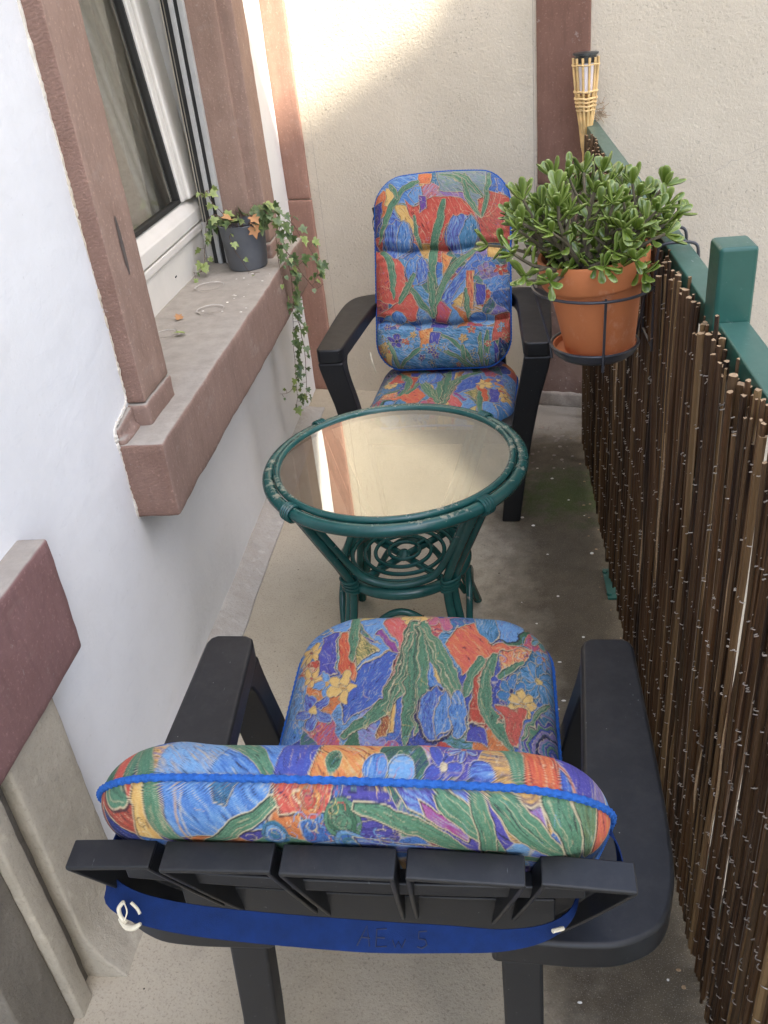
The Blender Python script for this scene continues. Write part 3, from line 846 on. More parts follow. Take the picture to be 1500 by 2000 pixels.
# galvanised binding wires: one wavy strand per height with a hook round each cane
for r in range(11):
    z = 0.075 + 0.0905 * r
    mb = MB(); q = random.Random(r)
    for (x, yy, rad) in canes:
        if q.random() < 0.12 or x > 0.309: continue
        zz = z + 0.004 * math.sin(yy * 9 + r) + q.gauss(0, 0.003)
        arc = []
        for a in np.linspace(-1.25, 1.1, 6):
            arc.append((x - math.cos(a) * (rad + 0.0012), yy + math.sin(a) * (rad + 0.0010), zz - 0.0030 * a + 0.0008 * q.uniform(-1, 1)))
        if q.random() < 0.05: arc.append((arc[-1][0] - 0.004, arc[-1][1] + 0.004, zz - 0.012))
        mb.tube(arc, 0.00085, 4, caps=False)
    bw_ = mb.build('binding_wire', M['tie_wire'], scr); bw_.location = -scr.location; bw_['kind'] = 'stuff'
# split pale slivers on a few canes
for (yy, z0, z1, col) in ((0.92, 0.35, 0.62, 'cane_cut'), (1.02, 0.30, 0.45, 'cane_cut'), (1.46, 0.45, 0.78, 'cane_cut'), (1.62, 0.30, 0.66, 'cane_cut'), (0.985, 0.60, 0.86, 'cane_cut'), (2.1, 0.5, 0.8, 'cane_cut')):
    mb = MB(); pts = [(0.2965 + 0.001 * math.sin(z * 30), yy + 0.0015 * math.sin(z * 23), z) for z in np.linspace(z0, z1, 8)]
    mb.tube(pts, [0.0006 + 0.0020 * math.sin(PI * k / 7) for k in range(8)], 5)
    o = mb.build('split_cane', M[col], scr); o.location = -scr.location

# ================================================================== BAMBOO TORCH
tc = empty('bamboo_torch', (0.332, 3.16, 0)); tag(tc, 'bamboo solar torch standing between the screen and the brown pilaster', 'torch')
def tx(z): return 0.3375 - 0.0193 * z - 0.332
pole = MB(); zs = [0.0, 0.3, 0.31, 0.62, 0.63, 0.965, 0.98, 0.99, 1.0]
pole.tube([(tx(z), 0, z) for z in zs], [0.0120, 0.0120, 0.0135, 0.0118, 0.0134, 0.0118, 0.0145, 0.0145, 0.012], 12)
pole.build('pole', M['bamboo'], tc)
for k in range(12):
    a = 2 * PI * k / 12 + 0.2
    mb = MB(); pts = []; rads = []
    for (z, r) in ((0.985, 0.0115), (1.05, 0.018), (1.11, 0.0275), (1.16, 0.0335), (1.21, 0.0375), (1.252, 0.0405)):
        pts.append((tx(z) + r * math.cos(a), r * math.sin(a), z)); rads.append(0.0050 if z < 1.12 else 0.0040)
    mb.tube(pts, rads, 6).build('splint', M['bamboo'], tc)
for (z, r, t) in ((1.232, 0.0425, 0.0022), (1.155, 0.0365, 0.0030), (1.135, 0.0345, 0.0035), (1.124, 0.0325, 0.0032), (1.112, 0.031, 0.0034), (1.100, 0.029, 0.003)):
    mb = MB(); pts = [(tx(z) + r * math.cos(a), r * math.sin(a), z + 0.0012 * math.sin(a * 5)) for a in np.linspace(0, 2 * PI, 30, endpoint=False)]
    mb.tube(pts, t, 6, loop=True).build('binding', M['binding'], tc)
MB().lathe([(0.0001, 1.15), (0.022, 1.15), (0.027, 1.236), (0.0001, 1.236)], 20, (tx(1.2), 0, 0)).build('lamp_shade', M['frosted'], tc)
MB().lathe([(0.0001, 1.238), (0.033, 1.238), (0.0345, 1.259), (0.0405, 1.260), (0.0405, 1.2645), (0.038, 1.266), (0.0001, 1.2685)], 28, (tx(1.25), 0, 0)).build('solar_cap', M['solar'], tc)
fib = MB(); q = random.Random(3)
for k in range(34):
    p = Vector((0.372 + q.gauss(0, 0.010), 3.22 + q.gauss(0, 0.012), 1.06 + abs(q.gauss(0, 0.024))))
    fib.tube([p, p + Vector((q.uniform(-.015, .015), q.uniform(-.012, .012), q.uniform(-.012, .018))), p + Vector((q.uniform(-.022, .022), q.uniform(-.01, .01), q.uniform(-.02, .02)))], 0.0011, 4)
tag(fib.build('nest_fibres', simple('dry_fibres', (0.34, 0.25, 0.16), 0.9, 0.3)), 'tuft of dry fibres stuck at the far end of the green rail', 'dry fibres', None, 'stuff')

# ================================================================== HANGING POT
PX, PY = 0.195, 1.70
hd = empty('pot_holder', (PX, PY, 0.86)); tag(hd, 'black wire pot holder hooked over the green rail', 'pot holder')
def ring(cx, cy, cz, R, t, n=48):
    return [(cx + R * math.cos(a), cy + R * math.sin(a), cz) for a in np.linspace(0, 2 * PI, n, endpoint=False)], t
def hchild(mb, name, mat=None):
    o = mb.build(name, mat or M['wire']); o.parent = hd; o.matrix_parent_inverse = Matrix.Translation(hd.location).inverted(); return o
p_, t_ = ring(PX - 0.005, PY, 0.985, 0.1150, 0.0030); hchild(MB().tube(p_, t_, 8, loop=True), 'upper_ring')
mb = MB(); mb.lathe([(0.0001, 0.845), (0.070, 0.845), (0.080, 0.853), (0.0845, 0.868), (0.082, 0.868), (0.076, 0.856), (0.0001, 0.849)], 40, (PX, PY, 0)); hchild(mb, 'saucer_tray')
p_, t_ = ring(PX, PY, 0.868, 0.0845, 0.0030); hchild(MB().tube(p_, t_, 8, loop=True), 'lower_ring')
for a in (-1.48, 3.05, 0.25):
    ca, sa = math.cos(a), math.sin(a)
    hchild(MB().tube([(PX - 0.005 + 0.1155 * ca, PY + 0.1155 * sa, 0.990), (PX + 0.086 * ca, PY + 0.086 * sa, 0.866), (PX + 0.083 * ca, PY + 0.083 * sa, 0.836)], 0.0026, 7), 'strut')
for dy in (-0.048, 0.062):
    pts = cr([(0.298, PY + dy, 0.86), (0.2965, PY + dy, 0.99), (0.2975, PY + dy, 1.045), (0.305, PY + dy, 1.062), (0.335, PY + dy, 1.0655), (0.362, PY + dy, 1.062), (0.370, PY + dy, 1.045), (0.370, PY + dy, 1.0)], 5)
    hchild(MB().tube(pts, 0.003, 7), 'hook')
hchild(MB().tube([(0.298, PY - 0.048, 0.868), (0.298, PY + 0.062, 0.868)], 0.0026, 7), 'crossbar')
hchild(MB().tube([(0.2965, PY - 0.048, 0.989), (0.2965, PY + 0.062, 0.989)], 0.0026, 7), 'crossbar')

TM = Matrix.Rotation(math.radians(-4), 4, 'Y')
pot = MB()
pot.lathe([(0.0001, 0.0), (0.060, 0.0), (0.063, 0.004), (0.0815, 0.118), (0.0915, 0.121), (0.0945, 0.125), (0.0975, 0.164), (0.0955, 0.169), (0.0905, 0.168), (0.086, 0.135), (0.083, 0.128)], 56, (0, 0, 0))
po = pot.build('terracotta_pot', M['terracotta']); po.location = (PX, PY, 0.862); po.rotation_euler = (math.radians(2), math.radians(-5.5), 0.0)
tag(po, 'orange terracotta flower pot hanging in the wire holder on the rail', 'flower pot')
so = MB(); rings = []
so.add([(0, 0, 0.150)] + [(r * math.cos(a), r * math.sin(a), 0.146 + 0.007 * noise.noise(Vector((r * 40 * math.cos(a), r * 40 * math.sin(a), 0)))) for r in (0.03, 0.06, 0.0865) for a in np.linspace(0, 2 * PI, 24, endpoint=False)],
       [(0, 1 + k, 1 + (k + 1) % 24) for k in range(24)] + [(1 + j * 24 + k, 1 + (j + 1) * 24 + k, 1 + (j + 1) * 24 + (k + 1) % 24, 1 + j * 24 + (k + 1) % 24) for j in range(2) for k in range(24)])
so.build('soil', M['soil'], po)
sa = MB().lathe([(0.0001, 0.0), (0.066, 0.0), (0.073, 0.004), (0.0765, 0.017), (0.0735, 0.017), (0.0695, 0.007), (0.0001, 0.005)], 44, (0, 0, 0)).build('terracotta_saucer', M['terracotta'])
sa.location = (PX, PY, 0.8515); sa.rotation_euler = (0, math.radians(-1), 0); sa.scale = (1.06, 1.06, 1)
tag(sa, 'small terracotta saucer under the hanging pot', 'saucer')
po.location.z = 0.8575; po.location.x = PX + 0.011; po.scale = (1.07, 1.07, 1.15)

# succulent: forked woody stems carrying fleshy paired leaves
def add_edge_layer(me, vals):
    at = me.color_attributes.new('edge', 'FLOAT_COLOR', 'POINT')
    arr = np.ones((len(vals), 4), np.float32); arr[:, :3] = np.asarray(vals, np.float32)[:, None]
    at.data.foreach_set('color', arr.ravel())
def fleshy_leaf(seed):
    q = random.Random(seed); mb = MB(); vals = []
    L = [(0.0, 0.10, 0.10), (0.2, 0.20, 0.15), (0.45, 0.33, 0.18), (0.70, 0.45, 0.18), (0.88, 0.38, 0.13), (0.98, 0.18, 0.06)]
    rings = []
    curl = q.uniform(0.02, 0.22); 
    for (t, w, h) in L:
        zc = curl * t * t
        ring = []
        for a in range(6):
            an = 2 * PI * a / 6
            x = w * math.cos(an) * 0.5; z = h * math.sin(an) * 0.5 + 0.25 * x * x / 0.25 * 0.25
            ring.append((x, t, zc + z)); vals.append(0.75 if a in (0, 3) or t > 0.95 else 0.0)
        rings.append(ring)
    mb.loft(rings)
    me = mb.mesh('leaf', M['jade']); add_edge_layer(me, vals)
    return me
jade_leaves = [fleshy_leaf(k) for k in range(6)]
jp = empty('jade_plant', (PX - 0.020, PY - 0.004, 1.024)); tag(jp, 'bushy green jade plant with fleshy leaves spilling over the terracotta pot', 'plant')
q = random.Random(21)
leafspots = []; stems = MB()
def orient(d, up=Vector((0, 0, 1)), roll=0.0):
    d = d.normalized(); x = d.cross(up)
    if x.length < 1e-3: x = Vector((1, 0, 0))
    x.normalize(); z = x.cross(d).normalized()
    m = Matrix((x, d, z)).transposed().to_4x4()
    return m @ Matrix.Rotation(roll, 4, 'Y')
def branch(p0, d, L, r0, r1, n=6):
    pts = [Vector(p0)]; dd = d.normalized()
    for k in range(n):
        dd = (dd + Vector((q.gauss(0, .16), q.gauss(0, .16), q.gauss(0.06, .10)))).normalized()
        pts.append(pts[-1] + dd * L / n)
    stems.tube(pts, [r0 + (r1 - r0) * k / n for k in range(n + 1)], 6)
    return pts, dd
def rosette(p, d, k, L0, spread):
    base = q.uniform(0, 6.28)
    side = d.orthogonal().normalized()
    for j in range(k):
        a = base + j * 2.2 + q.gauss(0, .2)
        out = Matrix.Rotation(a, 3, d) @ side
        dirn = (d * q.uniform(0.35, 1.0) + out * spread * q.uniform(0.6, 1.1))
        leafspots.append((p, dirn, L0 * q.uniform(0.65, 1.1), q.uniform(-0.5, 0.5)))
mains = []
NB = 50
for b in range(NB):
    az = b * 2.399 + q.gauss(0, .25)
    el = q.uniform(0.10, 1.10) if b % 3 else q.uniform(-0.40, 0.12)
    d = Vector((math.cos(az) * math.cos(el), math.sin(az) * math.cos(el), math.sin(el)))
    L = (0.120 + 0.068 * math.cos(el)) * q.uniform(0.7, 1.15)
    if d.x > 0.2: L *= 0.86
    r = 0.035 * q.random() ** 0.5
    p0 = Vector((r * math.cos(az), r * math.sin(az), -0.002))
    lift = Vector((0, 0, 0.42 if el < 0.5 else 0.1))
    pts, dd = branch(p0, d + lift, L, 0.0048, 0.0026)
    rosette(pts[-1], dd, 7, 0.038, 0.75)
    for m_ in (1, 2, 3, 4, 5):
        t = (pts[m_] - pts[m_ - 1]).normalized(); s_ = (Matrix.Rotation(q.uniform(0, 6.28), 3, t) @ t.orthogonal().normalized())
        for sg in (1, -1):
            if q.random() < 0.75: leafspots.append((pts[m_], s_ * sg + t * 0.45, 0.034 * q.uniform(.7, 1.15), q.uniform(-.4, .4)))
    if q.random() < 0.85:
        t = (pts[4] - pts[3]).normalized(); s_ = (Matrix.Rotation(q.uniform(0, 6.28), 3, t) @ t.orthogonal().normalized())
        p2, d2 = branch(pts[3], t + s_ * 0.8 + Vector((0, 0, .2)), L * 0.45, 0.0034, 0.0022, 3)
        rosette(p2[-1], d2, 5, 0.037, 0.7)
so_ = stems.build('stem', M['stem'], jp)
# keep foliage from crossing the rail and the screen
def push(p, d, L):
    tip = p + d.normalized() * L
    return tip
rest = MB(); rest_vals = []
q.shuffle(leafspots)
spots = []
for (p, d, L, roll) in leafspots:
    d = d.normalized()
    if (p + d * L).z < -0.03 and Vector(((p + d * L).x, (p + d * L).y)).length < 0.10: continue
    spots.append((p, d, L, roll))
print('jade leaves', len(spots))
for i, (p, d, L, roll) in enumerate(spots[:298]):
    o = obj('leaf', jade_leaves[i % 6], jp)
    m = Matrix.Translation(p) @ orient(d, Vector((0, 0, 1)), roll)
    o.matrix_basis = m @ Matrix.Diagonal((L * q.uniform(.9, 1.15), L, L * q.uniform(0.8, 1.2), 1))
if len(spots) > 298:
    for i, (p, d, L, roll) in enumerate(spots[298:]):
        src = jade_leaves[i % 6]
        m = Matrix.Translation(p) @ orient(d, Vector((0, 0, 1)), roll) @ Matrix.Diagonal((L, L, L, 1))
        rest.add([m @ v.co for v in src.vertices], [tuple(pl_.vertices) for pl_ in src.polygons])
        rest_vals += [c.color[0] for c in src.color_attributes['edge'].data]
    o = rest.build('small_leaves', M['jade'], jp); add_edge_layer(o.data, rest_vals); o['kind'] = 'stuff'

# ================================================================== IVY POT ON THE SILL
gp = MB().lathe([(0.0001, 0.0), (0.060, 0.0), (0.0655, 0.006), (0.0765, 0.140), (0.0785, 0.146), (0.0765, 0.148), (0.0735, 0.142), (0.0715, 0.12)], 44, (0, 0, 0))
gpo = gp.build('grey_flower_pot', M['grey_pot']); gpo.location = (-0.822, 2.935, 0.7365)
tag(gpo, 'grey plastic flower pot standing on the window sill', 'flower pot')
MB().add([(0, 0, 0.122)] + [(0.072 * math.cos(a), 0.072 * math.sin(a), 0.118) for a in np.linspace(0, 2 * PI, 24, endpoint=False)], [(0, 1 + k, 1 + (k + 1) % 24) for k in range(24)]).build('soil', M['soil'], gpo)
iv = empty('ivy_plant', (-0.822, 2.935, 0.86)); tag(iv, 'trailing variegated ivy growing from the grey pot and hanging down the white wall', 'plant')
def ivy_leaf(seed, mat):
    q = random.Random(seed); mb = MB()
    ol = [(0.0, 0.0), (0.20, -0.12), (0.50, 0.02), (0.32, 0.28), (0.52, 0.52), (0.22, 0.56), (0.0, 1.0), (-0.22, 0.56), (-0.50, 0.50), (-0.32, 0.28), (-0.48, 0.0), (-0.20, -0.12)]
    f = q.uniform(0.1, 0.3)
    vs = [(0, 0.32, 0.0)] + [(x * q.uniform(.9, 1.1), y, abs(x) * f - 0.16 * (y - 0.3) ** 2 + 0.03 * q.uniform(-1, 1)) for x, y in ol]
    n = len(ol)
    mb.add(vs, [(0, 1 + k, 1 + (k + 1) % n) for k in range(n)])
    me = mb.mesh('leaf', mat); add_edge_layer(me, [0.0] + [0.8 if k % 2 == 0 else 0.55 for k in range(n)])
    return me
ivy_l = [ivy_leaf(k, M['ivy']) for k in range(5)]; ivy_y = [ivy_leaf(40 + k, M['ivy_young']) for k in range(3)]; ivy_d = [ivy_leaf(60, M['dry'])]
q = random.Random(9)
vst = MB()
def put_leaf(p, d, L, meshes):
    o = obj('leaf', q.choice(meshes), iv)
    o.matrix_basis = Matrix.Translation(p - iv.location) @ orient(d, Vector((0.5 + q.gauss(0, .3), -0.6 + q.gauss(0, .3), 0.6)).normalized(), q.gauss(0, .4)) @ Matrix.Diagonal((L * q.uniform(.8, 1.1), L, L, 1))
def vine(path, dens, L0, young=0.1, r=0.0016, both=True, dry=0.0):
    pts = cr(path, 8)
    pts = [p + Vector((noise.noise(p * 20), noise.noise(p * 20 + Vector((9, 9, 9))), 0)) * 0.006 for p in pts]
    vst.tube([p - iv.location for p in pts], [r * (1 - 0.5 * k / len(pts)) for k in range(len(pts))], 5)
    tot = sum((pts[k + 1] - pts[k]).length for k in range(len(pts) - 1))
    n = int(tot * dens); acc = 0; k = 0
    for j in range(n):
        t = (j + q.random()) / n; idx = min(len(pts) - 2, int(t * (len(pts) - 1)))
        p = pts[idx].lerp(pts[idx + 1], q.random())
        tg = (pts[idx + 1] - pts[idx]).normalized()
        out = Vector((q.gauss(0.5, .5), q.gauss(-0.35, .6), q.gauss(0.0, .4)))
        out = (out - tg * out.dot(tg)).normalized()
        stalk = p + out * q.uniform(0.008, 0.026) + Vector((0, 0, q.uniform(-0.004, 0.008)))
        vst.tube([p - iv.location, stalk - iv.location], 0.0007, 4)
        L = L0 * q.uniform(0.55, 1.2) * (1.0 - 0.25 * t)
        ms = ivy_y if q.random() < young + 0.25 * (t > 0.9) else (ivy_d if q.random() < dry else ivy_l)
        put_leaf(stalk, out * 0.7 + Vector((0, 0, -0.8)) + tg * 0.3, L, ms)
vine([(-0.775, 2.925, 0.875), (-0.735, 2.905, 0.925), (-0.690, 2.90, 0.865), (-0.679, 2.915, 0.74), (-0.685, 2.92, 0.62), (-0.702, 2.92, 0.50), (-0.716, 2.92, 0.36), (-0.735, 2.92, 0.20)], 84, 0.039, 0.1)
vine([(-0.780, 2.945, 0.875), (-0.720, 2.93, 0.93), (-0.655, 2.925, 0.875), (-0.612, 2.92, 0.80), (-0.585, 2.92, 0.735), (-0.590, 2.92, 0.69)], 80, 0.040, 0.15)
vine([(-0.69, 2.91, 0.80), (-0.650, 2.90, 0.74), (-0.625, 2.90, 0.69), (-0.598, 2.90, 0.655), (-0.570, 2.90, 0.668)], 50, 0.032, 0.45)
vine([(-0.685, 2.92, 0.60), (-0.672, 2.90, 0.52), (-0.668, 2.90, 0.44), (-0.680, 2.91, 0.30), (-0.700, 2.92, 0.24)], 52, 0.030, 0.05)
vine([(-0.70, 2.90, 0.86), (-0.7, 2.87, 0.78), (-0.697, 2.87, 0.70), (-0.692, 2.90, 0.60)], 34, 0.028, 0.5, 0.0011)
vine([(-0.716, 2.92, 0.33), (-0.745, 2.90, 0.285), (-0.775, 2.87, 0.29)], 40, 0.026, 0.6, 0.0010)
vine([(-0.86, 2.93, 0.875), (-0.905, 2.93, 0.915), (-0.94, 2.935, 0.885), (-0.955, 2.93, 0.83), (-0.960, 2.89, 0.77), (-0.965, 2.85, 0.752), (-0.975, 2.80, 0.765)], 66, 0.034, 0.55)
vine([(-0.86, 2.95, 0.88), (-0.91, 2.96, 0.94), (-0.925, 2.97, 0.985), (-0.935, 2.96, 0.96)], 60, 0.034, 0.5)
vine([(-0.85, 2.90, 0.88), (-0.845, 2.855, 0.845), (-0.825, 2.852, 0.79), (-0.80, 2.845, 0.745), (-0.76, 2.83, 0.742)], 30, 0.026, 0.5, 0.0010)
for k in range(30):
    a = q.uniform(0, 6.28); r = 0.065 * q.random() ** .5
    p = Vector((-0.822 + r * math.cos(a), 2.935 + r * math.sin(a), 0.862))
    tip = p + Vector((math.cos(a) * .025, math.sin(a) * .025, q.uniform(.015, .05)))
    vst.tube([p - iv.location, tip - iv.location], 0.0009, 4)
    put_leaf(tip, Vector((math.cos(a), math.sin(a), q.uniform(-.5, .4))), 0.042 * q.uniform(.6, 1.1), ivy_d if q.random() < 0.1 else ivy_l)
put_leaf(Vector((-0.765, 2.868, 0.880)), Vector((0.2, -0.4, -1)), 0.04, ivy_d)
vst.build('stem', M['ivy_stem'], iv)
# loose leaves and bits on the sill
for (x, yy, rz, ms, lab) in ((-0.905, 2.404, 0.6, ivy_d, 'curled ochre dry leaf on the sill nearer the window'), (-0.854, 2.277, 2.2, ivy_y, 'small greenish fallen leaf on the sill nearer the near jamb')):
    o = obj('fallen_leaf', ms[0]); o.matrix_basis = Matrix.Translation((x, yy, 0.742)) @ Matrix.Rotation(rz, 4, 'Z') @ Matrix.Rotation(0.3, 4, 'X') @ Matrix.Diagonal((0.026, 0.036, 0.03, 1))
    tag(o, lab, 'leaf', 'fallen leaves on the sill')
st = MB()
q = random.Random(4)
for (cx, cy, R, w) in ((-0.901, 2.719, 0.046, 0.0035), (-0.834, 2.481, 0.040, 0.0045), (-0.910, 2.287, 0.032, 0.0025)):
    n = 60; vs = []
    for k in range(n):
        a = 2 * PI * k / n; ww = w * (0.25 + 1.1 * abs(noise.noise(Vector((math.cos(a) * 2 + cx * 30, math.sin(a) * 2, 3)))) )
        for s in (-1, 1):
            rr_ = R + s * ww
            vs.append((cx + rr_ * math.cos(a), cy + 1.0 * rr_ * math.sin(a), 0.7405 + 0.0008 * s))
    st.add(vs, [(2 * k, 2 * k + 1, (2 * k + 3) % (2 * n), (2 * k + 2) % (2 * n)) for k in range(n)])
so2 = st.build('pot_ring_stains', concrete('limescale', (0.50, 0.47, 0.42), (0.36, 0.33, 0.29))); so2.parent = sill
so2.matrix_parent_inverse = Matrix.Identity(4); so2['kind'] = 'stuff'
def specks(name, n, area, z, size, mat, seed, label_kind='stuff', parent=None):
    q = random.Random(seed); mb = MB()
    for k in range(n):
        x = q.uniform(area[0], area[1]); yy = q.uniform(area[2], area[3]); s = size * q.uniform(.4, 1.4); a = q.uniform(0, 6.28); e = q.uniform(.4, 1)
        m = 7
        top = [(x + s * .6 * (math.cos(t + a)) * 1.0, yy + s * .6 * e * math.sin(t + a), z + s * 0.30) for t in np.linspace(0, 2 * PI, m, endpoint=False)]
        bot = [(x + s * math.cos(t + a) * q.uniform(.8, 1.1), yy + s * e * math.sin(t + a), z) for t in np.linspace(0, 2 * PI, m, endpoint=False)]
        mb.loft([bot, top])
    o = mb.build(name, mat, None); o['kind'] = label_kind
    if parent: o.parent = parent
    return o
specks('sill_droppings', 16, (-0.86, -0.72, 2.35, 2.85), 0.7365, 0.0042, M['bright'], 2)
specks('floor_crumbs', 34, (0.02, 0.29, 0.7, 2.9), 0.0005, 0.0048, M['bright'], 3)
specks('floor_crumbs', 26, (-0.70, 0.1, 0.5, 2.6), 0.0005, 0.0025, M['dark_debris'], 6)
specks('floor_crumbs', 60, (0.02, 0.26, 2.75, 3.1), 0.0005, 0.0060, M['rubble'], 8)
specks('floor_crumbs', 14, (-0.32, -0.22, 1.86, 1.98), 0.0005, 0.0035, M['dark_debris'], 16)
specks('floor_crumbs', 26, (0.26, 0.30, 0.7, 3.0), 0.0005, 0.0040, M['cane_cut'], 18)
# ================================================================== RATTAN TABLE
TX, TY = -0.249, 1.848
tb = empty('rattan_table', (TX, TY, 0), 0.0); tag(tb, 'round green rattan table with a glass top and hourglass legs', 'table')
def circ(R, z, n=72, c=(0, 0), wob=0.0):
    return [(c[0] + R * math.cos(a) * (1 + wob * math.sin(3 * a + 1)), c[1] + R * math.sin(a), z) for a in np.linspace(0, 2 * PI, n, endpoint=False)]
mb = MB().tube(circ(0.302, 0.536, 96), 0.0152, 14, loop=True); mb.build('rim', M['rattan'], tb)
mb = MB().tube(circ(0.281, 0.5495, 96), 0.0085, 10, loop=True); mb.build('inner_rim', M['rattan'], tb)
MB().lathe([(0.0001, 0.5440), (0.276, 0.5440), (0.276, 0.5500), (0.0001, 0.5500)], 72).build('glass_top', M['table_glass'], tb)
legs_a = [PI / 4 + k * PI / 2 for k in range(4)]
def pol(R, a, z, off=0.0): return Vector((R * math.cos(a) - off * math.sin(a), R * math.sin(a) + off * math.cos(a), z))
for a in legs_a:
    lg = MB()
    for off, r, dR in ((-0.012, 0.0116, 0.0), (0.012, 0.0104, 0.004)):
        lg.tube(cr([pol(0.290 + dR, a, 0.528, off), pol(0.235 + dR, a, 0.415, off), pol(0.182 + dR, a, 0.305, off * .9), pol(0.170 + dR, a, 0.25, off * .8), pol(0.190 + dR, a, 0.14, off * .9), pol(0.236 + dR, a, 0.0, off)], 6), r, 10)
    l_ = lg.build('leg', M['rattan'], tb)
    for z, R in ((0.286, 0.176), (0.276, 0.174), (0.266, 0.172), (0.256, 0.171)):
        c = pol(R, a, z); wr = MB()
        wr.tube([(c.x + 0.0160 * math.cos(t) * math.cos(a) - 0.0265 * math.sin(t) * math.sin(a), c.y + 0.0160 * math.cos(t) * math.sin(a) + 0.0265 * math.sin(t) * math.cos(a), z + 0.002 * math.sin(t)) for t in np.linspace(0, 2 * PI, 20, endpoint=False)], 0.0042, 6, loop=True)
        wr.build('binding', M['rattan'], l_)
    for k in range(4):   # binding round the rim at the head of the leg
        aa = a + (k - 1.5) * 0.024; wr = MB()
        c = pol(0.302, aa, 0.536)
        wr.tube([(c.x + 0.0185 * math.cos(t) * math.cos(aa), c.y + 0.0185 * math.cos(t) * math.sin(aa), 0.536 + 0.0185 * math.sin(t)) for t in np.linspace(0, 2 * PI, 18, endpoint=False)], 0.0040, 6, loop=True)
        wr.build('binding', M['rattan'], l_)
for k in range(4):
    a0, a1 = legs_a[k] + 0.09, legs_a[(k + 1) % 4] - 0.09
    if a1 < a0: a1 += 2 * PI
    am = (a0 + a1) / 2
    path = [pol(0.268, a0 - .02, 0.505), pol(0.222, a0, 0.415), pol(0.180, a0 + 0.05, 0.335), pol(0.160, a0 + 0.22, 0.296), pol(0.150, am, 0.283), pol(0.160, a1 - 0.22, 0.296), pol(0.180, a1 - 0.05, 0.335), pol(0.222, a1, 0.415), pol(0.268, a1 + .02, 0.505)]
    MB().tube(cr(path, 7), 0.0092, 9).build('brace', M['rattan'], tb)
    path = [pol(0.224, a0 + .02, 0.02), pol(0.192, a0 + .12, 0.10), pol(0.172, a0 + .36, 0.182), pol(0.160, am, 0.212), pol(0.172, a1 - .36, 0.182), pol(0.192, a1 - .12, 0.10), pol(0.224, a1 - .02, 0.02)]
    MB().tube(cr(path, 7), 0.0090, 9).build('foot_arch', M['rattan'], tb)
MB().tube(circ(0.157, 0.262, 72), 0.0145, 12, loop=True).build('waist_ring', M['rattan'], tb)
for R, z, r in ((0.130, 0.279, 0.0060), (0.101, 0.280, 0.0054), (0.071, 0.281, 0.0052), (0.039, 0.282, 0.0050)):
    MB().tube(circ(R, z, 56, (0.002 * (R * 50 % 3 - 1), 0.002)), r, 8, loop=True).build('spiral_ring', M['rattan'], tb)
for a in (PI / 4, -PI / 4):
    for s in (1, -1):
        MB().tube([(0.004 * s * math.cos(a), 0.004 * s * math.sin(a), 0.267), (0.148 * s * math.cos(a), 0.148 * s * math.sin(a), 0.266)], 0.0095, 9).build('cross_strut', M['rattan'], tb)
MB().lathe([(0.0001, 0.284), (0.011, 0.282), (0.018, 0.274), (0.017, 0.262), (0.0001, 0.258)], 16, (0, 0, 0)).build('boss', M['rattan'], tb)
for R1, R2, a in ((0.039, 0.071, 2.3), (0.071, 0.101, 2.35), (0.101, 0.130, 2.3), (0.039, 0.071, 0.75), (0.071, 0.101, 5.3), (0.101, 0.130, 5.35), (0.130, 0.152, 2.35), (0.130, 0.152, 5.4)):
    MB().tube([pol(R1, a, 0.281), pol(R2, a + .05, 0.281)], 0.0052, 7).build('spacer', M['rattan'], tb)

